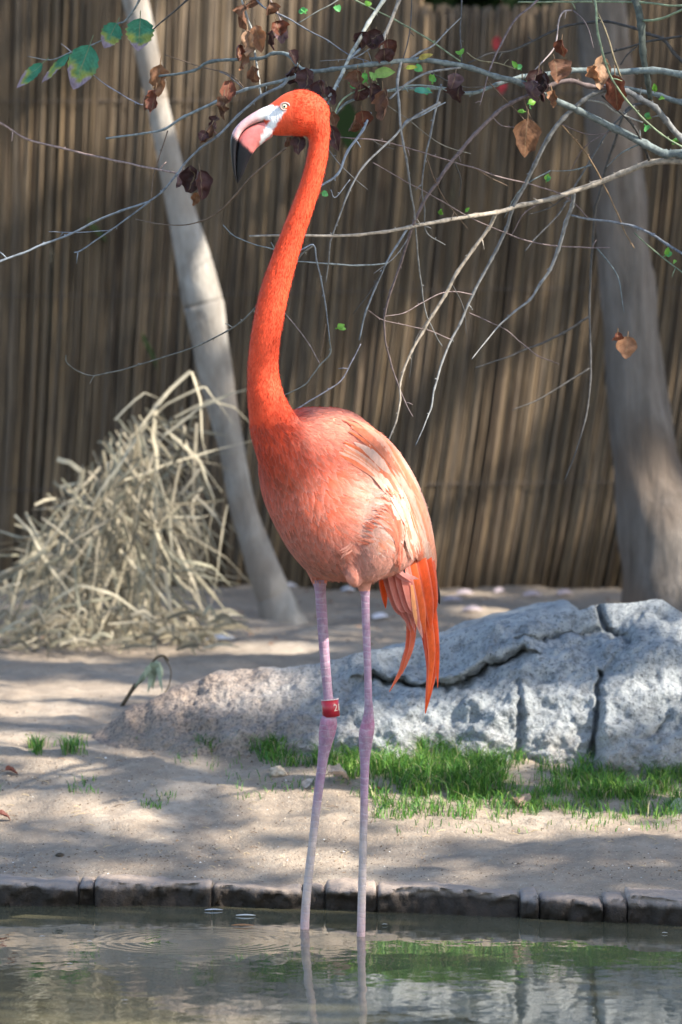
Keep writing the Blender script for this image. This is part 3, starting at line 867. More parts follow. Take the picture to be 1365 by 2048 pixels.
# moulted feathers lying about, blurred white and pink specks in the photograph
FEATH = mat_attr('moulted feather', .7, .1, .3)
def fallen_feather(px, py, col, ang, label, Lm=.06, water=False, group=None):
    mb = MB(); n = 8; q = []; nn = []; w = []
    if water:
        p0 = P(px, py, 0); g = CAM + (p0 - CAM) * (CAM.z / (CAM.z - p0.z)); g.z = .002
    else:
        g = G(px, py) + Vector((0, 0, .006))
    d = Vector((math.cos(ang), math.sin(ang), 0))
    for i in range(n):
        s = i / (n - 1); q.append(g + d * (Lm * (s - .5)) + Vector((0, 0, (.006 if not water else .0006) * math.sin(s * math.pi)))); nn.append(Vector((0, -.4 if not water else -.05, 1)).normalized()); w.append(Lm * (.24 if not water else .10) * math.sin(math.pi * min(1, s * .93 + .05)) ** .7)
    mb.strip(q, nn, w, .5, col)
    return tag(mb.build('fallen_feather', FEATH), label, 'feather', group)
fallen_feather(440, 1282, (.75, .75, .78), .3, 'white moulted feather on the ground near the foot of the leaning tree', .07)
fallen_feather(45, 1248, (.70, .52, .50), 1.0, 'pale pink moulted feather at the outer foot of the dry grass heap', .10)
fallen_feather(160, 1262, (.55, .10, .06), .2, 'red moulted feather under the dry grass heap', .07)
fallen_feather(578, 1178, (.60, .56, .56), .4, 'white moulted feather behind the leaning tree trunk', .05)
fallen_feather(762, 1240, (.80, .76, .78), .9, 'white moulted feather behind the flamingo tail', .06)
fallen_feather(697, 1185, (.72, .70, .74), .2, 'pale moulted feather on the ground behind the legs, below the fence', .04)
for (x, y, a) in ((905, 1205, .1), (930, 1192, .5), (1000, 1188, 1.1), (1065, 1195, .3), (945, 1225, .0), (1130, 1192, .7)):
    fallen_feather(x, y, random.choice([(.52, .38, .32), (.50, .42, .44)]), a, 'pale moulted feather on the ground between the fence and the boulder', .05, group='pale feathers along the fence foot behind the boulder')
fallen_feather(428, 1822, (.75, .75, .76), .1, 'white feather floating against the kerb stones', .032, True)
fallen_feather(492, 1833, (.78, .76, .72), .0, 'cream feather floating just off the kerb', .034, True)
fallen_feather(487, 1853, (.45, .22, .10), -.1, 'thin rusty sliver floating near the far leg', .040, True)
for (x, y) in ((85, 1875), (180, 1885), (250, 2003), (1330, 1868), (770, 1851), (140, 1930)):
    fallen_feather(x, y, (.7, .7, .7), rnd(-.3, .3), 'tiny pale fleck of down floating on the pond', .010, True, 'flecks of down on the water')
# ------------------------------------------------------------------ overhanging tree: boughs, twigs, withered and fresh leaves
ot = thing('overhanging_tree', 'bare tree arching grey twigs with a few withered brown leaves over the flamingo', 'tree')
TWIG = mat_attr('twig bark', .8, .5, 0, 110, .2)
def BY(px, py, layer=0.):
    return .34 + .13 * math.sin(px / 170 + 1) + .10 * math.sin(py / 140 + px / 300) + layer
def cA(p): return [(x / 1.95, y / 1.95) for x, y in p]
def cB(p): return [(665 + x / 1.95, y / 1.95) for x, y in p]
def cC(p): return [(665 + x / 1.95, 400 + y / 1.95) for x, y in p]
def cD(p): return [(480 + x / 4.55, 450 + y / 4.55) for x, y in p]
def cE(p): return [(x / 2.4375, 350 + y / 2.4375) for x, y in p]
def cR(p): return [(1050 + x / 2.926, y / 2.926) for x, y in p]
def cH(p): return [(440 + x / 3.79, y / 3.79) for x, y in p]
def cT(p): return [(780 + x / 3.25, y / 3.25) for x, y in p]
GREY = (.235, .235, .23); PALE = (.36, .31, .25); DARK = (.085, .08, .075); PURP = (.20, .155, .15); GRN = (.22, .27, .17); BRN = (.17, .12, .085); TEAL = (.17, .20, .20)
TRK = Vector((.98, .75, 0))              # trunk foot, out of the frame on the right
twig_pts = []
def twig(pts, w0, w1, col, layer=0., name='twig', side=True, z=None):
    """pts in photograph pixels from the thick end; widths in pixels"""
    sm = catmull(pts, 6); n = len(sm)
    q = []; r = []
    for i, (a, b) in enumerate(sm):
        s = i / (n - 1)
        jx = 1.3 * noise.noise(Vector((a * .03, b * .03, 9.1))); jy = 1.3 * noise.noise(Vector((a * .03, b * .03, 4.1)))
        Y = BY(a, b, layer)
        q.append(P(a + jx, b + jy, Y)); knot = 1 + (.28 if i % 6 == 0 and 0 < i < n - 1 else 0)
        r.append(lerp(w0, w1, s) * .5 * SC(Y) * knot)
    mb = MB(); kc = rnd(.75, 1.05); mb.tube(q, r, 7, col=tuple(x * kc for x in col), wob=.22)
    # buds and spur stubs at some nodes
    if side:
        for i in range(4, n - 2, 5):
            if random.random() < .45:
                t = (q[i + 1] - q[i - 1]).normalized(); sd = t.cross(Vector((rnd(-.3, .3), 1, rnd(-.3, .3)))).normalized() * random.choice((-1, 1))
                l = rnd(.0015, .004) + r[i] if random.random() < .8 else rnd(.010, .022)
                e = q[i] + (sd + t * rnd(.2, .9)).normalized() * l
                mb.tube([q[i], (q[i] + e) / 2 + Vector((0, 0, .001)), e], [min(r[i] * .8, .0014), min(r[i] * .6, .001) + .0002, .0006], 5, col=col)
    o = mb.build(name, TWIG, ot)
    if layer == 0: twig_pts.extend(q[::3])
    return o
T = [
 (cB([(1560, 640), (1365, 600), (1300, 600), (1220, 562), (1100, 500), (960, 430), (860, 385), (740, 325), (640, 300), (540, 265), (440, 245), (330, 235), (150, 250), (0, 270), (-110, 275), (-170, 215), (-230, 207), (-290, 228), (-470, 240), (-540, 275), (-675, 297), (-705, 290)]), 17, 4, TEAL, 0, 'bough'),
 (cB([(1560, 600), (1365, 625), (1240, 635), (1130, 675), (1020, 720), (940, 745), (860, 775), (740, 800), (640, 828), (560, 840), (440, 860), (300, 885), (200, 905), (100, 915), (0, 920), (-180, 918), (-322, 921)]), 13, 4.5, PALE, 0, 'bough'),
 (cB([(1560, 700), (1365, 540), (1300, 470), (1260, 420), (1200, 385), (1150, 357), (1080, 350), (1020, 365), (980, 390), (900, 460), (840, 540), (790, 640), (750, 720), (700, 820), (680, 890), (640, 975), (625, 1005), (550, 1145), (500, 1260), (465, 1325), (430, 1410), (400, 1515), (385, 1590), (355, 1670), (325, 1735)]), 13, 2.5, GREY, 0, 'bough'),
 (cB([(1130, 350), (1000, 335), (930, 315), (860, 330), (770, 370), (700, 400), (640, 440), (560, 520), (500, 590), (450, 650), (410, 710), (350, 800), (300, 920), (270, 1020), (230, 1130), (205, 1220), (205, 1310), (225, 1400), (250, 1480), (285, 1570), (315, 1625)]), 10, 2.2, PURP, 0, 'bough'),
 (cC([(640, 50), (610, 110), (550, 190), (490, 280), (440, 370), (390, 450), (350, 520), (310, 590), (280, 660), (265, 720), (265, 780), (250, 860), (215, 950)]), 8, 3.5, PALE),
 (cB([(945, 745), (935, 800), (910, 870), (880, 975), (850, 1050), (810, 1110), (770, 1170), (710, 1215), (650, 1270), (600, 1330), (545, 1400)]), 9, 2, GREY),
 (cC([(930, 60), (1000, 75), (1110, 88), (1180, 105), (1250, 135), (1310, 175), (1400, 230)]), 4.5, 5.5, (.24, .26, .29)),
 (cB([(270, 240), (255, 310), (260, 400), (265, 480), (275, 560), (290, 620), (300, 700), (310, 770), (322, 850), (335, 1010), (350, 1130), (365, 1220), (400, 1300), (430, 1350)]), 6, 1.6, GREY),
 (cB([(425, 330), (405, 420), (385, 520), (365, 610), (350, 720), (360, 820), (370, 910), (440, 955)]), 5, 2, GREY),
 (cB([(150, 440), (120, 505), (60, 590), (20, 680), (-65, 740), (-125, 800), (-150, 850), (-145, 975)]) + cD([(665, 180), (700, 320), (740, 500), (780, 720), (820, 1050)]), 5.5, 2.2, (.27, .31, .36)),
 (cB([(420, 400), (330, 450), (280, 490), (235, 540), (120, 650), (60, 760), (0, 920)]) + cD([(820, 180), (810, 330), (785, 520)]), 5.5, 2.2, GREY),
 (cB([(280, -160), (200, 0), (140, 90), (80, 200), (40, 280), (0, 360), (-40, 400)]), 9, 5, (.40, .41, .36)),
 (cB([(320, -160), (260, 0), (210, 130), (188, 192)]), 8, 6, PALE),
 (cB([(110, 190), (60, 240), (30, 310), (-10, 390), (-60, 470)]), 5.5, 3, (.28, .32, .34)),
 (cB([(300, 232), (340, 205), (390, 180), (440, 130), (500, 70)]), 4.5, 2.2, GREY),
 (cB([(-60, -90), (110, 10), (240, 75), (370, 150), (500, 240)]), 3, 3.5, GRN),
 (cB([(900, -160), (800, 0), (720, 70), (660, 170), (620, 260), (590, 360), (575, 410)]), 5, 2.2, PURP),
 (cR([(1250, 520), (1000, 420), (922, 360), (870, 310), (810, 230), (720, 200), (640, 165), (480, 125), (400, 130), (250, 150), (150, 190), (0, 265), (-90, 300), (-220, 318), (-330, 370)]), 8, 3, DARK, .3),
 (cR([(600, -240), (650, 0), (680, 150), (690, 300), (720, 480), (735, 580)]), 17, 10, (.10, .115, .10), .1, 'bough'),
 (cR([(340, -240), (410, 0), (430, 200), (470, 350), (510, 460), (590, 580), (690, 690), (790, 780), (922, 860), (1000, 900)]), 5, 3.5, GRN, -.12),
 (cR([(-40, 12), (410, 10), (700, 15), (922, 35), (1300, 0)]), 4, 4, GRN, .1),
 (cR([(690, 120), (780, 115), (922, 60), (1200, -60)]), 5, 4, GRN, .1),
 (cR([(215, 730), (330, 860), (400, 960), (480, 1120), (540, 1240), (580, 1350), (640, 1450)]), 3.4, 2, (.33, .22, .13)),
 (cR([(730, 940), (690, 840), (640, 740), (560, 660), (450, 560)]), 5.5, 4, DARK),
 (cR([(735, 600), (600, 640), (520, 850), (470, 1000), (440, 1130), (410, 1230), (400, 1400), (385, 1600), (380, 1850), (385, 2048)]) + [(1182, 760), (1172, 835), (1152, 905), (1130, 960)], 6, 2.5, DARK, .5),
 (cC([(1000, 455), (900, 520), (800, 565), (700, 605), (560, 655)]), 4.5, 2.5, DARK, .5),
 (cC([(1005, 655), (900, 720), (800, 780), (700, 820)]), 3.5, 1.8, DARK, .5),
 (cB([(-100, 530), (0, 535), (150, 545), (270, 570), (400, 610), (550, 655), (650, 690), (760, 715), (870, 750), (940, 790), (1000, 855)]), 2.5, 3.2, PURP),
 (cB([(160, 635), (290, 710), (420, 780), (540, 850), (680, 910), (780, 945), (880, 960), (980, 965), (1085, 965)]), 2.2, 3, PURP),
 (cC([(535, 440), (600, 470), (680, 510), (740, 560), (800, 605), (885, 640)]), 3, 1.6, PURP),
 (cC([(300, 100), (250, 180), (212, 245), (170, 340), (130, 440), (105, 545)]), 4.5, 3, (.28, .31, .34)),
 (cC([(212, 248), (100, 255), (0, 250), (-180, 235)]) + cD([(510, 290), (280, 215), (150, 180), (0, 125)]) + [(466, 470), (447, 450)], 3.4, 1.6, (.25, .28, .28)),
 (cC([(545, 370), (480, 358), (420, 365), (350, 400), (280, 440), (200, 455)]), 2.4, 1.6, PURP),
 (cC([(465, 545), (380, 510), (290, 490), (200, 470), (140, 430)]), 2.6, 1.6, PURP),
 (cB([(1560, 330), (1365, 290), (1250, 275), (1100, 280), (1000, 275), (930, 275), (820, 290), (740, 300), (640, 330), (540, 365), (420, 345), (250, 350), (150, 372), (60, 400), (0, 460)]), 14, 4, (.24, .28, .27), .05, 'bough'),
 (cB([(1560, 430), (1365, 400), (1280, 375), (1150, 345), (1050, 335)]), 12, 6, TEAL, .15, 'bough'),
 (cA([(1220, 275), (1120, 310), (960, 350), (840, 400), (720, 455), (640, 505), (560, 520), (415, 540)]), 7, 4, (.27, .30, .30)),
 (cA([(1130, 300), (1100, 335), (1020, 375), (930, 450), (850, 530), (780, 580), (720, 640), (690, 680), (640, 740), (585, 785), (500, 850), (430, 900), (320, 975), (290, 985)]), 6, 3, (.21, .23, .25)),
 (cE([(730, 130), (590, 175), (450, 235), (340, 290), (220, 335), (100, 385), (0, 420), (-120, 470)]), 4.5, 4, (.30, .33, .36)),
 (cE([(545, 270), (380, 280), (240, 275)]), 2, 1.4, (.25, .27, .3)),
 (cA([(-150, 420), (0, 480), (100, 540), (230, 575), (350, 605), (470, 630), (560, 650), (690, 675)]), 4, 4, (.42, .30, .26)),
 (cA([(1120, 575), (1050, 630), (980, 690), (920, 760), (860, 820), (780, 865), (700, 878), (600, 870), (530, 855)]), 4, 1.8, BRN),
 (cA([(600, -160), (545, 0), (490, 80), (460, 95), (410, 150), (360, 175), (275, 205), (200, 235), (110, 220)]), 4.5, 1.6, (.22, .24, .24)),
 (cA([(240, 170), (270, 195), (350, 280), (430, 340), (530, 400), (560, 410)]), 1.6, 2.6, (.28, .27, .30)),
 (cA([(900, -160), (730, 0), (650, 70), (600, 115), (590, 135)]), 4.5, 2.2, DARK),
 (cA([(645, 215), (720, 240), (800, 265), (900, 290), (950, 340)]), 1.6, 2.2, BRN),
 (cA([(960, -120), (1010, 10), (1100, 60), (1180, 105), (1280, 160), (1365, 215), (1440, 240)]), 4, 2, (.16, .17, .19)),
 (cA([(1500, -120), (1320, 0), (1240, 45), (1165, 90)]), 3, 2, (.2, .21, .19)),
 (cA([(655, 510), (620, 620), (595, 720), (585, 900)]), 2.6, 1.5, BRN),
 (cD([(660, 190), (560, 270), (490, 370), (250, 640), (130, 770), (0, 890)]) + cE([(1110, 760), (960, 835), (810, 885), (680, 925), (530, 965), (430, 975), (330, 920), (320, 880)]), 4, 2.4, (.23, .22, .19)),
 (cD([(390, 780), (540, 960), (640, 1100), (730, 1260)]), 2.2, 2, (.24, .2, .2)),
 (cD([(815, 1040), (825, 1170), (730, 1275), (650, 1380), (580, 1460), (400, 1550), (300, 1600)]), 3.2, 1.6, (.23, .24, .22)),
 (cD([(785, 900), (760, 1060), (735, 1220)]), 2.4, 1.6, BRN),
 (cD([(1100, 1080), (1030, 1220), (940, 1390), (840, 1480), (640, 1600), (510, 1680)]), 2.2, 3, (.26, .25, .28)),
 (cB([(500, -160), (505, 0), (500, 120), (505, 245)]), 3, 2.4, DARK, .05),
 (cT([(140, -300), (140, 100), (115, 280), (85, 400)]), 2.6, 2, DARK),
 (cH([(170, -260), (165, -40), (185, 60), (235, 200), (240, 250), (265, 400), (300, 600), (315, 720)]), 4, 3.4, (.33, .33, .30)),
 (cH([(330, -260), (375, -20), (430, 80), (485, 210)]), 4, 3.4, (.30, .24, .22)),
 (cH([(0, 545), (80, 580), (185, 680)]), 2.4, 2, (.22, .2, .2)),
 (cB([(0, 460), (40, 390), (110, 350), (180, 330)]), 4, 3, GRN),
 (cT([(0, 640), (120, 540), (260, 470), (460, 440)]), 4.5, 5, GREY),
 (cT([(0, 585), (140, 555), (280, 560), (370, 590)]), 3.5, 2.5, (.22, .27, .26)),
 (cT([(80, 840), (110, 790), (200, 750), (300, 695), (360, 665)]), 5, 3, (.27, .3, .33)),
 (cT([(1180, 66), (1130, 75), (1100, 130), (1085, 250), (1050, 340), (940, 460)]), 3.4, 2.6, (.40, .33, .31)),
 (cT([(860, 480), (865, 580), (880, 680), (920, 770), (980, 845)]), 3, 2, BRN),
 (cT([(500, 340), (580, 390), (700, 410), (820, 450)]), 2.2, 1.8, (.27, .24, .15)),
 (cR([(330, 580), (450, 600), (540, 660), (690, 715)]), 3.8, 3, (.33, .33, .30)),
 (cR([(640, 620), (560, 690), (480, 780), (390, 930), (300, 1080), (200, 1250), (60, 1400), (0, 1470)]), 4.5, 2, (.12, .12, .12), .35),
 (cR([(560, 380), (600, 320), (660, 270)]), 3, 2.4, DARK, .2),
 (cR([(640, 1360), (760, 1470), (850, 1540), (960, 1620)]), 2.4, 3, GRN),
 (cR([(560, 450), (520, 330), (470, 170), (420, 60), (370, -60)]), 4, 3, (.17, .14, .09)),
 (cR([(280, 60), (360, 140), (400, 280)]), 2.6, 2, (.16, .13, .13)),
 (cR([(1000, 200), (830, 225), (700, 250), (560, 290), (450, 320)]), 4.5, 3.5, DARK, .2),
 (cB([(540, 600), (420, 560), (300, 470), (200, 400)]), 1.8, 1.4, (.2, .19, .16)),
 (cB([(625, 455), (660, 490), (715, 495)]), 2.6, 2, PURP),
 (cA([(1365, 700), (1310, 770), (1290, 740)]), 2.2, 2, (.28, .3, .33)),
]
for (p, a, b, c, *rest) in T:
    twig(p, a, b, c, rest[0] if rest else 0., rest[1] if len(rest) > 1 else 'twig')
for i in range(46):         # fine side twigs, each leaving a twig already there
    p = random.choice(twig_pts); x, y = PX(p)
    if not (560 < x < 1360 and -20 < y < 620) or (x < 760 and y > 330): continue
    a = random.choice((1, -1)) * rnd(.3, 1.3) + 1.57; l = rnd(50, 170); b_ = a + rnd(-.6, .6)
    twig([(x, y), (x + math.cos(a) * l * .5, y + math.sin(a) * l * .5), (x + math.cos(a) * l * .5 + math.cos(b_) * l * .5, y + math.sin(a) * l * .5 + math.sin(b_) * l * .5)], rnd(2.2, 3.6), 1.3, random.choice((GREY, PURP, BRN, DARK, TEAL)))
# trunk, and the high bough out of the frame that carries the hanging twigs
def tree_tube(name, pts, r0, r1, col, sides=12):
    q = catmull([tuple(p) for p in pts], 8); mb = MB(); mb.tube(q, list(np.linspace(r0, r1, len(q))), sides, wob=.08, col=col); mb.build(name, TWIG, ot)
gz = ground_z(TRK.x, TRK.y)
tree_tube('trunk', [TRK + Vector((0, 0, gz - .05)), TRK + Vector((-.03, -.1, .6)), P(1560, 640 / 1.95, BY(1450, 320)) + Vector((.16, .06, -.05)), P(1600, 150, .5) + Vector((.06, 0, 0)), P(1560, -150, .45)], .045, .022, (.13, .13, .115))
tree_tube('bough', [P(1560, -140, .45), P(1400, -170, BY(1400, -150)), P(1150, -110, BY(1150, -110)), P(900, -92, BY(900, -90)), P(700, -88, BY(700, -88)), P(500, -86, BY(500, -86)), P(300, -86, BY(300, -86)), P(80, -110, BY(80, -110))], .018, .006, (.15, .15, .13))
for (x, y, r) in ((1465, 640 / 1.95 + 3, 9), (1465, 600 / 1.95 + 6, 7), (1465, 360, 6), (1465, 330 / 1.95, 6), (1465, 430 / 1.95, 5), (1480, 175, 4)):
    a = P(x - 3, y, BY(x, y)); tree_tube('bough', [a, (a + P(1600, y + 30, .5)) / 2, P(1640, y + 40, .52)], r * SC(.4), r * 1.2 * SC(.4), (.16, .17, .16))
tree_tube('twig', [P(1377, 518, BY(1377, 518)), P(1480, 560, .4), P(1640, 590, .5)], .0024, .004, (.22, .24, .27))
tree_tube('twig', [P(-60, 540, BY(-60, 540)), P(-200, 560, .5), P(-260, 300, .5), P(-150, 60, .48), P(60, -108, BY(80, -110))], .002, .005, (.2, .2, .2))
tree_tube('twig', [P(-77, 215, BY(-77, 215)), P(-150, 160, .46), P(-140, 60, .47)], .0018, .003, (.2, .2, .2))

# withered leaves, hanging: pixel of the stalk, pixel of the tip, width, colour
OR = (.36, .17, .085); DK = (.085, .038, .034); BR = (.20, .095, .055); TN = (.46, .27, .16); RD = (.17, .055, .03); MV = (.19, .12, .13)
W = [(490, 8, 478, 80, 22, BR), (512, 50, 522, 104, 36, OR), (495, 60, 498, 116, 22, TN), (482, 88, 468, 128, 26, RD), (497, 100, 486, 150, 18, OR), (508, 132, 505, 185, 22, BR), (500, 0, 505, 22, 30, BR), (540, 4, 545, 40, 32, BR), (552, 40, 560, 72, 32, RD), (566, 58, 564, 90, 26, MV), (547, 60, 540, 100, 18, DK), (580, 100, 596, 128, 20, DK), (596, 132, 575, 180, 40, DK), (618, 138, 612, 182, 36, DK), (640, 160, 650, 200, 40, DK), (655, 172, 668, 215, 26, DK),
     (460, 160, 452, 210, 24, RD), (448, 190, 440, 240, 20, BR), (434, 232, 416, 268, 24, DK), (424, 250, 404, 292, 22, BR), (412, 262, 400, 286, 18, DK),
     (321, 128, 314, 196, 33, OR), (303, 182, 276, 230, 24, BR), (312, 178, 304, 236, 20, RD), (366, 340, 360, 378, 24, MV), (386, 332, 384, 388, 42, DK), (400, 340, 408, 400, 34, DK), (396, 385, 388, 412, 18, OR), (579, 272, 572, 300, 16, BR), (596, 268, 600, 308, 28, DK), (606, 272, 594, 300, 22, DK), (664, 222, 672, 258, 20, BR), (662, 250, 676, 300, 22, DK),
     (735, 62, 715, 102, 36, DK), (752, 62, 748, 100, 34, DK), (765, 64, 735, 90, 26, DK), (775, 78, 784, 122, 34, RD), (768, 96, 772, 132, 30, DK), (716, 138, 718, 176, 34, BR), (722, 168, 718, 210, 30, DK), (745, 165, 742, 205, 26, DK), (766, 178, 772, 248, 32, BR), (724, 220, 730, 258, 34, RD), (710, 240, 705, 280, 28, BR),
     (912, 146, 908, 186, 26, MV), (916, 168, 912, 208, 32, DK), (1124, 78, 1120, 120, 26, RD), (1110, 118, 1122, 166, 46, BR), (1078, 138, 1070, 200, 40, DK), (1086, 145, 1092, 205, 34, DK), (1070, 160, 1062, 206, 32, MV), (1104, 180, 1114, 222, 18, OR), (1204, 110, 1196, 182, 34, TN), (1190, 130, 1188, 176, 30, OR), (1230, 148, 1234, 226, 40, RD), (1056, 236, 1050, 314, 48, OR), (1236, 664, 1234, 700, 20, RD), (1256, 672, 1252, 718, 38, OR)]
wl_var = {}
for i, (x0, y0, x1, y1, w, c) in enumerate(W):
    Lm = math.hypot(x1 - x0, y1 - y0) * SC(.35)
    k = rnd(.6, 1.05)
    broad = w >= 33 and c in (OR, TN, RD)
    me = leaf_mesh('withered_leaf', Lm, w * SC(.35) * (1.2 if broad else 1.5), rnd(-.5, .5) if broad else rnd(-1.2, 1.6), rnd(.5, 1.0) if broad else rnd(.9, 2.0), rnd(.18, .28) if broad else rnd(.30, .50), i * 1.7, LEAF, flat(tuple(x * k for x in c)))
    o = link('withered_leaf', me, ot)
    Y = BY(x0, y0) - .012 - .02 * (i % 3)
    a = P(x0, y0, Y); b = P(x1, y1, Y + rnd(-.01, .01))
    fx = rnd(-.3, .3) if broad else rnd(-.8, .8)
    o.matrix_world = orient(b - a, (fx, -1, rnd(-.1, .4)), 1, a)
# living leaves top left, browned at the edge
def green_leaf_col(s, e, n):
    g = (.05, .22, .13); yl = (.30, .34, .07); pp = (.30, .24, .30)
    k = s + .18 * abs(e) + .25 * n
    if k < .72: return tuple(lerp(a, b, sstep(.5, .75, k)) for a, b in zip(g, yl))
    return tuple(lerp(a, b, sstep(.74, .84, k)) for a, b in zip(yl, pp))
for (x0, y0, x1, y1, w) in ((281, 36, 278, 104, 54), (234, 46, 208, 98, 40), (180, 90, 146, 182, 58), (140, 108, 80, 166, 16), (86, 126, 30, 176, 22)):
    Lm = math.hypot(x1 - x0, y1 - y0) * SC(.35); Y = BY(x0, y0) - .02
    me = leaf_mesh('green_leaf', Lm, w * SC(.35) * 1.1, .35, .5, .06, x0, LEAF, green_leaf_col, 14, 10)
    o = link('green_leaf', me, ot); a = P(x0, y0, Y); o.matrix_world = orient(P(x1, y1, Y) - a, (.2, -1, .35), 1, a)
# fresh small leaves
FRESH = [cB([(500, 215), (735, 270), (755, 320), (765, 405), (750, 435), (390, 320), (365, 348), (320, 262), (130, 300), (70, 325), (1225, 460), (1220, 490), (1258, 355), (1275, 385), (1345, 550), (835, 705), (425, 820), (520, 825), (135, 320), (720, 265), (15, 28), (125, 18)]), cC([(1300, 215), (1330, 245), (20, 500)]), [(644, 386), (672, 12), (610, 25)]]
BUDM = mat_attr('fresh leaf', .45, .2, .35, 60, .35)
buds = []
for k in range(3):
    buds.append(leaf_mesh('fresh_leaf', .016, .010 + .003 * k, .4 + .3 * k, .6, .06, k * 3., BUDM, flat(((.16, .38, .05), (.20, .42, .06), (.10, .34, .10))[k]), 5, 4))
kd = kdtree.KDTree(len(twig_pts))
for i, p in enumerate(twig_pts): kd.insert(p, i)
kd.balance()
for (x, y) in [q for l in FRESH for q in l]:
    c = P(x, y, BY(x, y)); near = kd.find(c)[0]
    for r in range(random.choice((1, 1, 2, 3))):
        o = link('fresh_leaf', random.choice(buds), ot)
        d = (c - near); d = d if d.length > .004 else Vector((rnd(-1, 1), -.3, rnd(-.2, 1)))
        d = d.normalized() + Vector((rnd(-.7, .7), rnd(-.5, .2), rnd(-.5, .7)))
        o.matrix_world = orient(d, (rnd(-.4, .4), -1, .5), rnd(.6, 1.05), c if (c - near).length < .03 else c)
for (x0, y0, x1, y1, w, col) in ((748, 150, 790, 140, 26, (.24, .36, .08)), (752, 160, 740, 142, 14, (.20, .40, .10)), (828, 180, 866, 182, 14, (.08, .30, .20)), (812, 136, 836, 132, 12, (.40, .42, .06)), (838, 118, 866, 106, 14, (.46, .36, .08)), (730, 145, 726, 168, 16, (.14, .40, .06))):
    Lm = math.hypot(x1 - x0, y1 - y0) * SC(.35); a = P(x0, y0, BY(x0, y0) - .01)
    o = link('fresh_leaf', leaf_mesh('fresh_leaf', Lm, w * SC(.35), .4, .5, .08, x0, LEAF, flat(col), 8, 6), ot); o.matrix_world = orient(P(x1, y1, BY(x0, y0) - .02) - a, (0, -1, .5), 1, a)
# two red leaves far back, out of focus
for (x0, y0, x1, y1) in ((996, 72, 992, 102), (1006, 160, 1002, 194)):
    a = P(x0, y0, 4.6); o = link('red_leaf', leaf_mesh('red_leaf', 30 * SC(4.6), 20 * SC(4.6), .3, .5, .1, x0, LEAF, flat((.50, .05, .06)), 6, 4), ot)
    o.matrix_world = orient(P(x1, y1, 4.6) - a, (0, -1, .3), 1, a)
mb = MB(); mb.tube([P(1003, 165, 4.6), P(1000, 70, 4.6), P(1010, -120, 3.0), P(1020, -100, BY(1020, -100))], [.0008, .001, .0014, .002], 5, col=BRN); mb.build('twig', TWIG, ot)
setbase(ot, TRK + Vector((0, 0, gz)))
# ------------------------------------------------------------------ flamingo
fl = thing('flamingo', 'tall orange-red flamingo wading at the pond edge, head turned in profile', 'flamingo')
BYC = -.05                                # depth of the body's centre
HX, HY = -.76, -.65                       # heading: to the left and towards the viewer
def neck_Y(py): return float(np.interp(py, [180, 400, 800, 900, 1000], [-.135, -.145, -.15, -.135, -.10]))
raw = MB()
# torso: a stack of horizontal ellipses lying along the heading
TS = [(816, 606, 668, .30), (819, 590, 685, .45), (826, 566, 708, .6), (840, 536, 728, .76), (862, 524, 750, .88), (900, 519, 778, .97), (950, 519, 808, 1.0), (1000, 530, 832, 1.0), (1050, 552, 846, .97), (1090, 574, 846, .9), (1120, 596, 832, .8), (1142, 618, 806, .66), (1155, 640, 780, .48), (1161, 662, 750, .28)]
rows = catmull(TS, 4); ns = 48; b0 = len(raw.v)
for (py, l, r, wb) in rows:
    hw = (r - l) / 2 * SC(BYC); b = min(.098 * wb, hw * .95)
    a = math.sqrt(max((hw * .75) ** 2, hw * hw - (b * HY) ** 2)) / abs(HX)
    a = min(a, hw * 1.25)
    # keep the projected half width exact
    pw = math.sqrt((a * HX) ** 2 + (b * HY) ** 2); a *= hw / pw; b *= hw / pw
    c = P((l + r) / 2, py, BYC)
    for k in range(ns):
        t = 2 * math.pi * k / ns
        u, w = a * math.cos(t), b * math.sin(t)
        raw.v.append(c + Vector((HX * u - HY * w, HY * u + HX * w, 0)))
n = len(rows)
for i in range(n - 1):
    for k in range(ns):
        a = b0 + i * ns + k; b = b0 + i * ns + (k + 1) % ns
        raw.f.append((a, a + ns, b + ns, b))
raw.f.append(tuple(b0 + k for k in range(ns))); raw.f.append(tuple(b0 + (n - 1) * ns + k for k in range(ns))[::-1])
def px_tube(rows, ysc=1.0, per=6, sides=24):
    """rows: px, py, radius in px, depth Y"""
    sm = catmull(rows, per); raw.tube([P(r[0], r[1], r[3]) for r in sm], [max(.5, r[2]) * SC(r[3]) * (.92 if r[1] > 1185 else 1) for r in sm], sides, ysc)
NK = [(618, 222, 26), (629, 240, 28), (637, 260, 24.5), (638.5, 285, 20.5), (634, 320, 20.5), (623, 365, 21), (604, 420, 22), (585, 472, 23.5), (567, 525, 26), (548, 590, 29), (536, 650, 29.5), (528, 705, 30), (527, 755, 32), (533, 800, 38), (548, 850, 50), (575, 905, 62), (605, 960, 70)]
px_tube([(x, y, r, neck_Y(y)) for x, y, r in NK], .95)
HD = -.137
px_tube([(656, 240, 8, HD), (650, 236, 20, HD), (640, 231, 32, HD), (624, 227, 42.5, HD), (604, 226, 48, HD), (584, 229, 45.5, HD), (566, 235, 39.5, HD), (550, 240, 34, HD), (538, 244, 30, HD), (530, 247, 26, HD)], .74, 5)
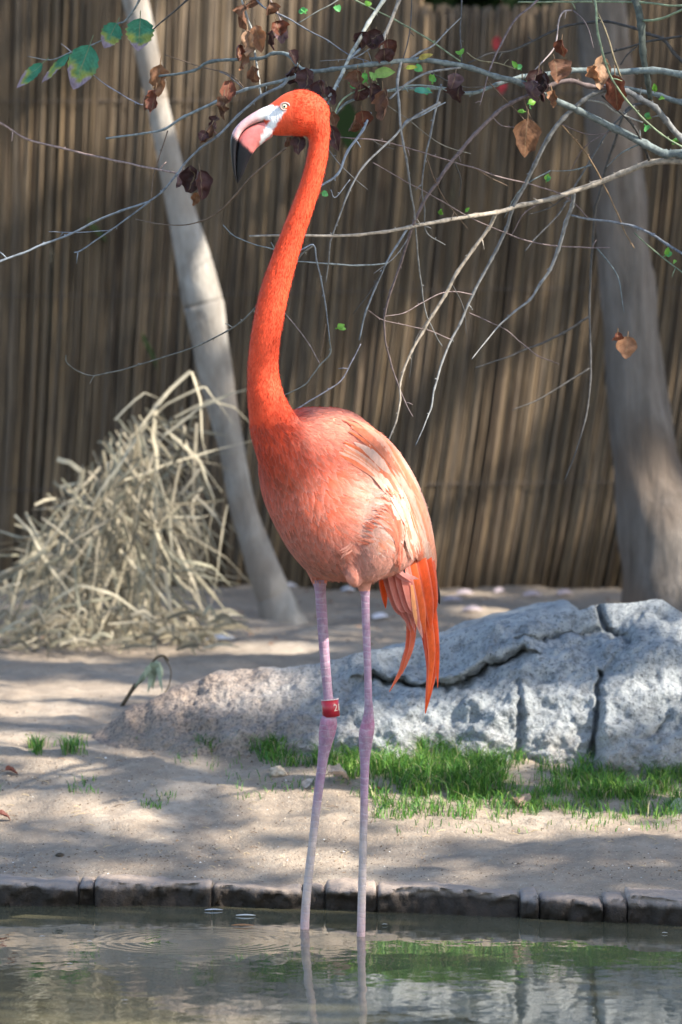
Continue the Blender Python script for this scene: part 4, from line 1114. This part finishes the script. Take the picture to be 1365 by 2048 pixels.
# folded near wing, far wing, thighs
px_tube([(690, 870, 40, -.10), (740, 915, 52, -.09), (785, 975, 50, -.06), (815, 1035, 44, -.03), (832, 1085, 36, .0), (842, 1130, 24, .02), (848, 1165, 12, .03)], .8)
px_tube([(700, 880, 40, .05), (760, 940, 45, .08), (805, 1010, 42, .10), (830, 1070, 34, .11), (845, 1120, 22, .11), (850, 1150, 10, .11)], .7)
px_tube([(770, 985, 40, -.10), (762, 1040, 52, -.115), (752, 1090, 50, -.12), (738, 1130, 40, -.115), (728, 1155, 24, -.105), (729, 1176, 13, -.10), (731, 1195, 9, -.10)], .85)
px_tube([(650, 1020, 50, -.04), (648, 1080, 56, -.03), (642, 1120, 38, -.015), (640, 1148, 22, -.0), (640, 1168, 14, .0), (641, 1182, 11, .0)], .9)
px_tube([(708, 1130, 16, -.13), (706, 1152, 16, -.13), (716, 1168, 12, -.12)], .9)      # tuft by the near leg
LEG1 = [(640, 1160, 12, 0), (643, 1210, 12.3, 0), (647, 1270, 11.8, 0), (652, 1340, 11, 0), (657, 1395, 11, 0), (659, 1425, 14, 0), (658, 1442, 18.5, 0), (656, 1458, 19, 0), (652, 1482, 16, 0), (647, 1512, 12.2, 0), (642, 1550, 10.5, 0), (634, 1610, 9.8, 0), (626, 1680, 9.2, 0), (619, 1740, 9.6, 0), (613, 1800, 10, 0), (610, 1850, 10.2, 0), (609, 1900, 10, 0), (606, 2040, 10, 0), (602, 2160, 11, 0)]
LEG2 = [(731, 1172, 10, -.10), (732, 1230, 9.4, -.10), (735, 1310, 8.8, -.10), (737, 1390, 8.8, -.10), (738, 1425, 11, -.10), (736, 1450, 15.5, -.10), (733, 1470, 16.5, -.10), (731, 1495, 14, -.10), (730, 1530, 10.5, -.10), (729, 1600, 9, -.10), (727, 1680, 9, -.10), (725, 1760, 9.2, -.10), (723, 1850, 9.6, -.10), (721, 1930, 9.4, -.10), (719, 2050, 9.4, -.10), (718, 2160, 11, -.10)]
for LG in (LEG1, LEG2): px_tube(LG, 1.05, 5, 16)
for (fx, fy, fY) in ((602, 2160, 0.), (718, 2160, -.1)):      # webbed feet on the pond bed
    c = P(fx, fy, fY)
    for an in (2.4, 3.1, 3.9): raw.tube([c, c + Vector((math.cos(an) * .06, math.sin(an) * .06, -.012)), c + Vector((math.cos(an) * .10, math.sin(an) * .10, -.02))], [.011, .008, .004], 8)
tmp = link('tmp', make_mesh('tmp', raw.v, raw.f))
md = tmp.modifiers.new('r', 'REMESH'); md.mode = 'VOXEL'; md.voxel_size = .0023; md.use_smooth_shade = True
dgph = bpy.context.evaluated_depsgraph_get()
body_me = bpy.data.meshes.new_from_object(tmp.evaluated_get(dgph)); body_me.name = 'body'
bpy.data.objects.remove(tmp)
nv = len(body_me.vertices)
co = np.zeros(nv * 3, np.float32); body_me.vertices.foreach_get('co', co); co = co.reshape(-1, 3).astype(np.float64)
ed = np.zeros(len(body_me.edges) * 2, np.int32); body_me.edges.foreach_get('vertices', ed); ed = ed.reshape(-1, 2)
deg = np.bincount(ed.ravel(), minlength=nv).astype(float)[:, None]
def PXA(c):
    v = c - np.array(tuple(CAM)); f = v[:, 1] * CP - v[:, 2] * SP; u = v[:, 1] * SP + v[:, 2] * CP
    return 682.5 + v[:, 0] / f * FPX, 1024 - u / f * FPX
ax, ay = PXA(co)
big_w = np.clip((ay - 790) / 40, 0, 1) * np.clip((1150 - ay) / 40, 0, 1) + np.clip((310 - ay) / 30, 0, 1) * .5
small_w = np.where(ay > 1185, .25, .8)
for it in range(46):
    acc = np.zeros_like(co)
    np.add.at(acc, ed[:, 0], co[ed[:, 1]]); np.add.at(acc, ed[:, 1], co[ed[:, 0]])
    lap = acc / deg - co
    w = (big_w if it >= 6 else np.maximum(big_w, small_w))[:, None]
    co = co + lap * w * .6
body_me.vertices.foreach_set('co', co.astype(np.float32).ravel()); body_me.update()
ax, ay = PXA(co)

# plumage and skin colours by place on the bird
NECKC = np.array((.70, .080, .030)); BREAST = np.array((.74, .145, .070)); BELLY = np.array((.74, .215, .135)); PALEC = np.array((.78, .47, .36)); SKIN = np.array((.34, .20, .27)); WHITE = np.array((.74, .73, .72)); LOWLEG = np.array((.50, .40, .35))
def inpoly(x, y, poly):
    c = False
    for (x0, y0), (x1, y1) in zip(poly, poly[1:] + poly[:1]):
        if (y0 > y) != (y1 > y) and x < (x1 - x0) * (y - y0) / (y1 - y0) + x0: c = not c
    return c
FACE = [(515, 222), (524, 214), (540, 211), (560, 214), (571, 222), (560, 238), (551, 252), (543, 270), (533, 279), (520, 292), (522, 275), (533, 252), (541, 240), (520, 236)]
def plume(px, py, seed=0.):
    n = fbm(px * .03 + seed, py * .03, 2.0, 3)
    neck = 1 - sstep(880, 1075, py + (px - 540) * .62 + 55 * n)
    bel = sstep(1010, 1120, py + 25 * n)
    c = BREAST * (1 - bel) + BELLY * bel
    pal = sstep(665, 735, px + 30 * n) * sstep(860, 910, py) * (1 - sstep(1040, 1110, py) * .55)
    c = c * (1 - .85 * pal) + PALEC * .85 * pal
    c = c * (1 - neck) + NECKC * neck
    back = sstep(578, 625, px + 12 * n) * (1 - sstep(850, 930, py))
    if py > 780: c = c * (1 - .9 * back) + np.array((.76, .29, .20)) * .9 * back
    return c
cols = np.ones((nv, 4), np.float32)
for i in range(nv):
    x, y = ax[i], ay[i]
    if y < 780:
        n = noise.noise(Vector((x * .05, y * .05, co[i, 1] * 60)))
        c = NECKC * (1 + .10 * n)
        if y < 300 and x < 585:
            jx, jy = x + 2.5 * noise.noise(Vector((x * .2, y * .2, 1))), y + 2.5 * noise.noise(Vector((x * .2, y * .2, 5)))
            ds = seg_d(x, y, FACE + FACE[:1])[0] * (1 if inpoly(x, y, FACE) else -1)
            k = sstep(-2.5, 2.0, ds + 1.2 * (jx - x)); c = c * (1 - k) + WHITE * k
            if x < 548 and y < 222: k2 = 1 - sstep(528, 548, x); c = c * (1 - .7 * k2) + np.array((.76, .40, .36)) * .7 * k2
        a = 0
    elif y < 1168 - (x > 700) * -14 and not (y > 1160 and (abs(x - 640) < 10)):
        c = plume(x, y); a = 0
        if y > 1140: c = c * .5 + np.array((.66, .30, .22)) * .5
    else:
        kk = sstep(1560, 1700, y + 25 * noise.noise(Vector((x * .1, y * .02, 3))))
        c = SKIN * (1 - kk) + LOWLEG * kk
        j = math.exp(-((y - 1455) / 22) ** 2) * .6; c = c * (1 - j) + np.array((.40, .12, .20)) * j
        w = sstep(1790, 1860, y) * .5; c = c * (1 - w) + np.array((.50, .27, .30)) * w
        a = 1
    cols[i] = (*c, a)
ca = body_me.color_attributes.new('Col', 'FLOAT_COLOR', 'POINT'); ca.data.foreach_set('color', cols.ravel())
def mat_body():
    t = NT('plumage and leg skin'); at = t.n('VertexColor', layer_name='Col')
    n = t.noise(t.pos((1, 1, .6)), 55, 5, .65); n2 = t.noise(t.pos((1, 1, .25)), 420, 3, .6)
    k = t.ramp(n, [(.3, .72), (.5, 1.), (.7, 1.18)])
    col = t.mix(1.0, at.outputs[0], k, 'MULTIPLY')
    # leg scutes: rings and net of pale seams
    wv_ = t.n('TexWave', bands_direction='Z'); wv_.inputs['Scale'].default_value = 27; wv_.inputs['Distortion'].default_value = 5.0; wv_.inputs['Detail'].default_value = 3; wv_.inputs['Detail Scale'].default_value = 1.6; t.l(t.pos((1, 1, 1)), wv_.inputs['Vector'])
    seam = t.ramp(wv_.outputs['Fac'], [(.80, 0.), (.97, 1.)])
    lf = t.math('MULTIPLY', seam, at.outputs[1])
    col = t.mix(t.math('MULTIPLY', t.math('MULTIPLY', lf, t.ramp(t.noise(t.pos(), 35, 3, .6), [(.42, .0), (.62, 1.)])), .40), col, (.50, .42, .46))
    dust = t.ramp(t.noise(t.pos(), 90, 4, .7), [(.45, 0.), (.7, .45)])
    col = t.mix(t.math('MULTIPLY', dust, at.outputs[1]), col, (.46, .40, .42))
    t.bump(t.math('SUBTRACT', t.math('ADD', t.math('MULTIPLY', n2, .35), t.math('MULTIPLY', n, .5)), t.math('MULTIPLY', lf, .12)), .004, .7)
    t.b.inputs['Sheen Weight'].default_value = .12; t.b.inputs['Sheen Roughness'].default_value = .5; t.b.inputs['Sheen Tint'].default_value = (1, .45, .3, 1)
    return t.done(col, .65, .2)
body_me.materials.clear(); body_me.materials.append(mat_body())
body_me.polygons.foreach_set('use_smooth', [True] * len(body_me.polygons))
link('body', body_me, fl)
bvh = BVHTree.FromPolygons([Vector(c) for c in co], [tuple(p.vertices) for p in body_me.polygons])
def surf(px, py, fallY=-.05):
    o = CAM; d = (P(px, py, 0) - CAM).normalized()
    h, nr, _, _ = bvh.ray_cast(o, d)
    return (h, nr) if h is not None else (P(px, py, fallY), Vector((.3, -1, .1)).normalized())

# feathers ------------------------------------------------------------------
def mat_feather():
    t = NT('feather vane'); at = t.n('VertexColor', layer_name='Col'); uv = t.n('UVMap'); sx = t.n('SeparateXYZ'); t.l(uv.outputs[0], sx.inputs[0])
    u = t.math('ABSOLUTE', t.math('SUBTRACT', sx.outputs[0], .5))
    barb = t.math('SINE', t.math('MULTIPLY', t.math('ADD', sx.outputs[1], t.math('MULTIPLY', u, -.35)), 150.0))
    n = t.noise(t.pos((1, 1, .5)), 110, 4, .65)
    k = t.math('ADD', t.ramp(n, [(.3, .8), (.7, 1.14)]), t.math('MULTIPLY', barb, .05))
    col = t.mix(1.0, at.outputs[0], k, 'MULTIPLY')
    edge = t.math('MULTIPLY', t.ramp(u, [(.28, 0.), (.5, 1.)]), .22)
    pale = t.mix(.60, at.outputs[0], (.85, .72, .66))
    col = t.mix(edge, col, pale)
    t.bump(t.math('ADD', t.math('MULTIPLY', barb, .2), n), .0015, .5)
    t.translucent(col, .3)
    t.b.inputs['Sheen Weight'].default_value = .08
    return t.done(col, .6, .25)
FV = mat_feather()
def feather_w(n, w, tip=.35, base=.35):
    return [w * .5 * (min(1, base + (1 - base) * min(1, (i / (n - 1)) / .35)) * (max(.0, 1 - max(0, (i / (n - 1) - (1 - tip)) / tip) ** 2) ** .8 if i < n - 1 else .06)) for i in range(n)]
# small contour feathers over the torso (too many and too small to count)
polys = [(p.center.copy(), p.normal.copy(), p.area) for p in body_me.polygons]
cen = np.array([tuple(p[0]) for p in polys]); px_, py_ = PXA(cen)
okf = np.where(((py_ > 845) | ((py_ > 816) & (px_ > 592))) & (py_ < 1135))[0]
sm = MB()
def flow(px, py):
    """direction in which the feathers lie, world"""
    r = sstep(540, 760, px)
    a = lerp(.25, 1.0, r); dz = lerp(-1.0, -.55, r)
    if py > 1050: dz = lerp(dz, -.9, sstep(1050, 1130, py)); a *= .8
    if py < 880: a = lerp(a, 1.2, .5)
    return Vector((a * .76, a * .65, dz))
def contour(mb, c, nr, Lf, Wf, col, lift, rows_=5, d=None, tp=.18):
    d = d or flow(*PX(c)); d = d + Vector((rnd(-.22, .22), rnd(-.22, .22), rnd(-.22, .22))); d = (d - nr * d.dot(nr)).normalized()
    q = []; nn = []
    for i in range(rows_):
        s = i / (rows_ - 1); g = c + d * (Lf * s)
        hit = bvh.find_nearest(g); h, hn = hit[0], hit[1]
        q.append(h + hn * (.0006 + lift * s)); nn.append(hn)
    base = np.array(col) * .92; tipc = np.array(col) * (1 - tp) + np.array((.84, .55, .46)) * tp
    mb.strip(q, nn, feather_w(rows_, Wf, .75, .4), .12, [tuple(base + (tipc - base) * (i / (rows_ - 1)) ** 2) for i in range(rows_)])
pick = np.random.choice(okf, 6500, replace=False)
for i in pick:
    c, nr, _ = polys[i]; x, y = px_[i], py_[i]
    neck = 1 - sstep(880, 960, y + (x - 540) * .35)
    L_ = lerp(.027, .014, neck) * rnd(.7, 1.25)
    k = rnd(.72, 1.15)
    col = plume(x, y, rnd(-1, 1)) * k
    contour(sm, c, nr, L_, L_ * .40, tuple(np.clip(col, .01, .9)), .0007, tp=.34 * sstep(900, 1010, y + (x - 540) * .62))
sm.build('contour_feather', FV, fl)['kind'] = 'stuff'
# larger coverts on the near wing, one by one
for i in range(330):
    x = rnd(655, 825); y = rnd(868, 1085)
    if y < 835 + (x - 640) * .75: continue
    if x > 772 + (y - 900) * .22: continue
    c, nr = surf(x, y)
    k = rnd(.85, 1.1); pk = sstep(660, 740, x)
    col = np.array(random.choice([(.78, .47, .36), (.73, .33, .21), (.80, .56, .46), (.70, .23, .12)])) * k * pk + plume(x, y) * (1 - pk)
    d = Vector((.80, .25, lerp(-.05, -.5, sstep(940, 1070, y)))) if y > 900 else Vector((.7, .4, -.6))
    mb = MB(); contour(mb, c, nr, rnd(.030, .052), rnd(.005, .008), tuple(np.clip(col, .01, .92)), .0010 + .0018 * sstep(730, 790, x), 7, d); mb.build('covert_feather', FV, fl)
# long scapulars and tertials draped along the back to the tail
OUT = [(668, 820), (712, 832), (760, 868), (806, 938), (842, 1010), (861, 1080), (870, 1130), (871, 1178)]
INN = [(660, 905), (705, 925), (748, 955), (780, 995), (797, 1040), (808, 1078), (816, 1108), (820, 1128)]
so_, si_ = catmull(OUT, 8), catmull(INN, 8)
def drape(t, s0, s1, w, col, name, lift, nrow=12):
    q = []; nn = []
    for k in range(nrow):
        s = lerp(s0, s1, k / (nrow - 1)) * (len(so_) - 1); i = min(int(s), len(so_) - 2); fr = s - i
        o = lerp(so_[i], so_[i + 1], fr); n_ = lerp(si_[i], si_[i + 1], fr)
        p = lerp(n_, o, t)
        h, nr = surf(p[0], p[1], .02)
        if nr.y > -.15: nr = Vector((.75, -.6, .25)).normalized()
        q.append(h + nr * (lift + .003 * k / nrow)); nn.append(nr)
    # even out the depth so the vane stays smooth
    for _ in range(4): q = [q[0]] + [(q[i - 1] + q[i] * 2 + q[i + 1]) / 4 for i in range(1, nrow - 1)] + [q[-1]]
    for _ in range(4): nn = [nn[0]] + [(nn[i - 1] + nn[i] * 2 + nn[i + 1]).normalized() for i in range(1, nrow - 1)] + [nn[-1]]
    c0 = np.array(col); tipc = c0 * .8 + np.array((.85, .62, .54)) * .2
    mb = MB(); mb.strip(q, nn, feather_w(nrow, w * SC(-.05), .6, .12), .18, [tuple(c0 + (tipc - c0) * k / (nrow - 1)) for k in range(nrow)])
    mb.build(name, FV, fl)
for i in range(100):
    s0 = rnd(.05, .55) if i < 70 else rnd(.3, .62); ln = rnd(.26, .46); t = (i * .618) % 1.0
    s1 = min(rnd(.86, .99), s0 + ln)
    col = np.array(random.choice([(.74, .41, .30), (.70, .25, .13), (.77, .50, .39), (.70, .14, .04), (.73, .36, .25), (.68, .17, .07), (.78, .50, .39)])) * rnd(.88, 1.06)
    if t > .85: col = col * .5 + np.array((.80, .26, .12)) * .5
    drape(t * .98 + .01, s0, s1, rnd(11, 20), tuple(np.clip(col, .01, .92)), 'scapular_feather', .0012 + .0045 * s1 * min(1, .25 + t))
# flight and tail feathers hanging below
ORG = (.76, .085, .012); ORL = (.80, .17, .04); PNK = (.60, .19, .14)
def hang(name, pts, w, col, Y, nr=(.25, -1, .1), tip=.45, label=None):
    sm_ = catmull(pts, 6); n_ = len(sm_)
    q = [P(a, b, Y) for a, b in sm_]; N = Vector(nr).normalized()
    mb = MB(); mb.strip(q, [N] * n_, feather_w(n_, w * SC(Y), tip, .6), .22, tuple(np.array(col) * rnd(.92, 1.08))); o = mb.build(name, FV, fl)
    if label: o['label'] = label
for p in [([(822, 1040), (838, 1110), (850, 1190), (858, 1250)], 34, ORG, -.012), ([(840, 1050), (856, 1120), (864, 1190), (867, 1235)], 28, ORG, -.004), ([(808, 1070), (818, 1130), (834, 1200), (846, 1255)], 34, (.72, .11, .02), -.006), ([(800, 1080), (806, 1130), (824, 1190), (838, 1240)], 28, (.74, .12, .03), .004), ([(830, 1060), (846, 1130), (858, 1200), (862, 1262)], 22, (.82, .10, .015), -.020), ([(852, 1080), (864, 1150), (869, 1200), (870, 1228)], 16, ORG, -.012), ([(815, 1080), (828, 1140), (842, 1210), (850, 1268)], 20, (.80, .14, .03), -.024)]:
    hang('flight_feather', p[0], p[1], p[2], p[3])
for p in [([(842, 1140), (852, 1200), (862, 1270), (864, 1340), (851, 1427)], 34, ORG, .0), ([(848, 1180), (860, 1260), (864, 1320), (856, 1400)], 18, (.80, .12, .02), -.012), ([(858, 1140), (867, 1220), (874, 1300), (876, 1376)], 15, ORG, -.006), ([(836, 1180), (848, 1250), (857, 1310), (858, 1370)], 18, ORG, .008), ([(800, 1150), (814, 1200), (822, 1250), (812, 1320), (779, 1384)], 20, (.74, .14, .06), .0), ([(812, 1170), (826, 1230), (824, 1290), (805, 1348)], 14, (.76, .17, .08), -.008), ([(806, 1160), (822, 1220), (820, 1280), (800, 1336)], 17, (.72, .15, .07), .008), ([(762, 1140), (768, 1180), (772, 1217)], 17, ORG, .03), ([(770, 1130), (776, 1165), (780, 1190)], 15, ORL, .028)]:
    hang('tail_feather', p[0], p[1], p[2], p[3], tip=.7)
for p in [([(778 + dx, 1105), (786 + dx, 1160), (802 + dx * .9, 1215), (818 + dx * .7, 1240 + dl)], 19, tuple(np.array(PNK) * kk), -.024 + dyy) for dx, dl, kk, dyy in ((-10, -6, 1.1, .006), (-3, 8, .95, .002), (4, 22, 1.05, -.002), (11, 14, .9, -.005), (18, 26, 1.0, -.008), (25, 10, 1.1, -.010), (32, 20, .95, -.012), (0, -22, 1.15, -.012), (14, -14, 1.0, -.016), (26, -20, .92, -.020))] + [ ([(770, 1140), (784, 1185), (800, 1225)], 17, (.78, .45, .32), -.01), ([(820, 1215), (834, 1240), (846, 1276)], 14, (.76, .34, .26), -.028), ([(785, 1128), (812, 1150), (838, 1158)], 12, (.66, .30, .26), -.05), ([(780, 1136), (806, 1156), (828, 1166)], 10, (.62, .24, .2), -.046)]:
    hang('undertail_feather', p[0], p[1], p[2], p[3], tip=.75)
hang('undertail_feather', [(824, 1170), (829, 1215), (834, 1252)], 9, (.78, .33, .13), -.045, label='narrow yellow-orange feather')
hang('primary_or_gap_shade', [(862, 1130), (871, 1175), (880, 1209)], 15, (.012, .011, .012), .02, label='black strip painted as the shaded gap below the wing')
hang('primary_or_gap_shade', [(798, 1118), (806, 1132), (812, 1152)], 5, (.015, .013, .013), -.050, label='black strip painted as the shaded gap below the wing')  # no feather: a black strip painting the shade in the gap
# soft flank feathers curling over the near thigh and lapping the wing edge
for i in range(34):
    t = i / 33
    x0, y0 = lerp(716, 782, t) + rnd(-10, 8), lerp(1085, 985, t) + rnd(-12, 12)
    x2, y2 = lerp(800, 806, t) + rnd(-10, 3), lerp(1128, 1065, t) + rnd(-10, 10)
    pts_ = catmull([(x0, y0), (lerp(x0, x2, .55) + 10, lerp(y0, y2, .38) - 4), (x2 - 2, lerp(y0, y2, .75)), (x2 - 6 * (1 - t), y2 + 10)], 3)
    q = []; nn = []
    for (a, b) in pts_:
        h, nr = surf(a, b, -.1)
        if nr.y > -.2: nr = Vector((.7, -.7, 0))
        q.append(h + nr * .0035); nn.append(nr)
    for _ in range(5): q = [q[0]] + [(q[j - 1] + q[j] * 2 + q[j + 1]) / 4 for j in range(1, len(q) - 1)] + [q[-1]]
    cc = np.array(random.choice([(.66, .23, .145), (.66, .18, .10), (.70, .34, .25), (.64, .15, .08)])) * rnd(.9, 1.05)
    mb = MB(); mb.strip(q, nn, feather_w(len(q), rnd(7, 13) * SC(-.1), .7, .15), .15, tuple(cc)); mb.build('flank_feather', FV, fl)
for i in range(7):
    a0 = rnd(-.5, .6); mb = MB(); x0, y0 = 700 + rnd(-4, 6), 1092 + rnd(-8, 8)
    pts_ = [(x0, y0), (x0 - 8 + 3 * a0, y0 + 8 + 6 * a0), (x0 - 17, y0 + 14 + 12 * a0)]
    q = [surf(*p_)[0] + Vector((0, -.006 - .004 * j, 0)) for j, p_ in enumerate(pts_)]
    mb.strip(q, [Vector((-.2, -1, .1)).normalized()] * 3, feather_w(3, 4 * SC(-.1), .6, .5), .1, (.68, .30, .21)); mb.build('flank_feather', FV, fl)
# short velvet of the neck, head and thighs: fine barbs standing off the skin
fz = MB()
okn = np.where((py_ < 1165) & (cen[:, 2] > .5) & ~((px_ < 586) & (py_ < 290)))[0]
ar = np.array([polys[i][2] for i in okn]); wt = ar * np.where(py_[okn] < 880, 1.6, .5); wt /= wt.sum()
for i in np.random.choice(okn, 42000, p=wt):
    c, nr, _ = polys[i]; x, y = px_[i], py_[i]
    if y > 845 and not (y > 1080): d = flow(x, y)
    elif y < 290: d = Vector((1, 0, -.25)) if x < 630 else Vector((.25, 0, -1))
    else: d = Vector((-.3, 0, -1)) if y < 760 else Vector((.15, 0, -1))
    d = d + Vector((rnd(-.45, .45), rnd(-.45, .45), rnd(-.45, .45))); d = (d - nr * d.dot(nr)).normalized()
    c = c + Vector((rnd(-.0012, .0012), rnd(-.0012, .0012), rnd(-.0012, .0012)))
    l = rnd(.003, .0065) * (1.4 if y > 845 else 1); s = nr.cross(d) * rnd(.0004, .0007); n_ = len(fz.v)
    cc = (NECKC if y < 820 else plume(x, y)) * rnd(.75, 1.2)
    if y > 1080: cc = cc * .7 + np.array((.72, .42, .34)) * .3
    fz.v += [c - s, c + s, c + d * l + nr * (l * rnd(.10, .42))]; fz.f.append((n_, n_ + 1, n_ + 2)); fz.c += [tuple(np.clip(cc, .005, .95))] * 3
fz.build('down_barb', mat_attr('down barbs', .65, .12, .15, 40, .15), fl)['kind'] = 'stuff'

# bill ------------------------------------------------------------------
UP = [(548, 207), (522, 217), (498, 231), (479, 246), (466, 263), (461, 285), (462, 310), (465, 335), (470, 354), (475, 367)]
MO = [(550, 238), (530, 242), (513, 247), (498, 254), (486, 264), (478, 278), (474, 300), (473, 325), (473, 345), (475.5, 366)]
LO = [(545, 274), (530, 284), (517, 294), (510, 302), (504, 311), (498, 322), (493, 334), (488, 346), (482, 357), (477, 367)]
WD = [21, 19.5, 18, 17, 16, 14.5, 12, 9, 6, 1.5]
def mandible(name, A, B, gap, upper):
    rows = catmull([(a[0], a[1], b[0], b[1], w) for a, b, w in zip(A, B, WD)], 5); ns = 24; v = []; c = []; f = []
    for r in rows:
        a = np.array(r[:2]); b = np.array(r[2:4]); ctr = (a + b) / 2; h = (b - a) / 2
        L = np.hypot(*h); h = h * max(.1, (L - gap) / max(L, .1))
        for k in range(ns):
            t = 2 * math.pi * k / ns; cs, sn = math.cos(t), math.sin(t)
            q = ctr - h * (abs(cs) ** .8 * (1 if cs > 0 else -1))
            w = r[4] * SC(HD) * (abs(sn) ** .75) * (1 if sn > 0 else -1) * (1.0 if upper else .93)
            v.append(P(q[0], q[1], HD) + Vector((0, w, 0)))
            x, y = q
            bl = sstep(-3.5, 2.5, (y - 267 - (x - 462) * .90) * .75 + 2.2 * noise.noise(Vector((x * .25, y * .25, 2))))
            base = np.array((.70, .42, .42)) if upper else np.array((.66, .20, .18))
            if upper and x > 515: base = base * (1 - sstep(513, 526, x)) + WHITE * sstep(513, 526, x)
            if not upper and inpoly(x, y, FACE): base = WHITE
            # dark rim along the gape
            md_ = min(math.hypot(x - m[0], y - m[1]) for m in mo_s)
            if md_ < .9 and x < 525: bl = max(bl, .9)
            c.append(tuple(base * (1 - bl) + np.array((.007, .007, .010)) * bl))
    n = len(rows)
    for i in range(n - 1):
        for k in range(ns):
            a = i * ns + k; b = i * ns + (k + 1) % ns
            f.append((a, b, b + ns, a + ns))
    f.append(tuple(range(ns))[::-1]); f.append(tuple((n - 1) * ns + k for k in range(ns)))
    t = NT(name + ' horn'); at = t.n('VertexColor', layer_name='Col'); nn = t.noise(t.pos(), 130, 4, .6)
    t.bump(nn, .0012, .4)
    m = t.done(t.mix(1.0, at.outputs[0], t.ramp(nn, [(.3, .85), (.7, 1.1)]), 'MULTIPLY'), .42, .3)
    return link(name, make_mesh(name, v, f, m, True, c), fl)
mo_s = catmull(MO, 5)
um = mandible('upper_mandible', UP, MO, .3, True); um['label'] = 'pale pink upper bill with hooked black tip'
lm_ = mandible('lower_mandible', MO, LO, .3, False); lm_['label'] = 'coral pink lower bill with black end'
BLACK = mat_plain('nostril black', (.02, .012, .02), .6)
import bmesh
def ball(name, c, r, mat, parent, scale=(1, 1, 1), sub=3, rot=None):
    bm = bmesh.new(); bmesh.ops.create_icosphere(bm, subdivisions=sub, radius=r); me = bpy.data.meshes.new(name); bm.to_mesh(me); bm.free()
    me.materials.append(mat); me.polygons.foreach_set('use_smooth', [True] * len(me.polygons))
    o = link(name, me, parent); o.matrix_world = Matrix.Translation(c) @ (rot or Matrix()) @ Matrix.Diagonal((*scale, 1)); return o
IRIS = mat_plain('pale yellow iris', (.70, .68, .48), .12, .5, .1, 300); PUP = mat_plain('pupil', (.006, .006, .008), .08, .6); RIM = mat_plain('eye rim skin', (.46, .33, .31), .6, .3)
for sd in (-1, 1):
    w = .74 * 36.5 * SC(HD)
    h_ = surf(570, 213)[0]; c = h_.copy(); c.y = HD + sd * (abs(h_.y - HD) - .0012)
    ball('eye', c, 6.4 * SC(HD), IRIS, fl, (1, .62, .92))
    ball('pupil', c + Vector((-.0003, sd * 3.2 * SC(HD), 0)), 2.3 * SC(HD), PUP, fl, (1, .55, 1))
    mb = MB(); q = [c + Vector((math.cos(a) * 8.6 * SC(HD) * (1.12 if math.cos(a) > 0 else 1), sd * .0018, math.sin(a) * 7.2 * SC(HD))) for a in np.linspace(0, 2 * math.pi, 25)]
    mb.tube(q, 1.9 * SC(HD), 8, cap=False); mb.build('eyelid', RIM, fl)
    a = P(506, 243, HD); nose = ball('nostril', a + Vector((0, sd * 15.2 * SC(HD), 0)), 8.5 * SC(HD), BLACK, fl, (1, .22, .20), 2, Matrix.Rotation(math.radians(24), 4, 'Y'))
    nose.matrix_world = Matrix.Translation(a + Vector((0, sd * 15.2 * SC(HD), 0))) @ Matrix.Rotation(math.radians(-24), 4, 'Y') @ Matrix.Diagonal((1, .22, .20, 1))
# leg band with its engraved number
BAND = mat_plain('red plastic band', (.42, .022, .035), .35, .45, .15, 90)
b_top, b_bot = P(660, 1399, 0), P(663, 1433, 0); axis = (b_top - b_bot).normalized(); rB = 17.5 * SC(0)
mb = MB(); v = []; f = []; ns = 40
side = axis.cross(Vector((0, 1, 0))).normalized(); fw = side.cross(axis)
for (h, r) in ((0, rB * .93), (0, rB), (1, rB), (1, rB * .93)):
    c = b_bot + (b_top - b_bot) * h
    for k in range(ns):
        a = 2 * math.pi * k / ns; v.append(c + side * (math.cos(a) * r) + fw * (math.sin(a) * r))
for i in range(4):
    for k in range(ns):
        f.append((i * ns + k, i * ns + (k + 1) % ns, ((i + 1) % 4) * ns + (k + 1) % ns, ((i + 1) % 4) * ns + k))
band = link('leg_band', make_mesh('leg_band', v, f, BAND, False), fl); band['label'] = 'red plastic ring with engraved number 2'
for p in band.data.polygons: p.use_smooth = True
mb = MB(); mb.tube([b_top + side * (math.cos(a) * rB * .97) + fw * (math.sin(a) * rB * .97) for a in np.linspace(0, 2 * math.pi, 33)], .0011, 6, cap=False); mb.build('band_rim', mat_plain('worn pale rim', (.62, .48, .46), .5), band)
NUM = mat_plain('engraved pale number', (.62, .50, .40), .6)
def band_text(ch, ang, size):
    cu = bpy.data.curves.new('numeral', 'FONT'); cu.body = ch; cu.size = size; cu.align_x = 'CENTER'; cu.align_y = 'CENTER'; cu.extrude = 0.0002; cu.resolution_u = 3
    o = bpy.data.objects.new('tmp', cu); C.objects.link(o); dg_ = bpy.context.evaluated_depsgraph_get()
    me = bpy.data.meshes.new_from_object(o.evaluated_get(dg_)); bpy.data.objects.remove(o)
    mid = (b_top + b_bot) / 2
    toward = -fw if fw.y > 0 else fw; right = side if side.x > 0 else -side
    for vv in me.vertices:
        a = ang + vv.co.x / rB
        vv.co = mid + axis * vv.co.y + (right * math.sin(a) + toward * math.cos(a)) * (rB + .0003 + vv.co.z)
    me.materials.clear(); me.materials.append(NUM); me.name = 'numeral'
    link('numeral', me, band)
band_text('2', .62, .0165); band_text('8', 1.28, .0165); band_text('1', -1.25, .0165)
setbase(fl, Vector((P(670, 1862, -.05).x, -.05, -.02)))
for pa in (band,):
    pass
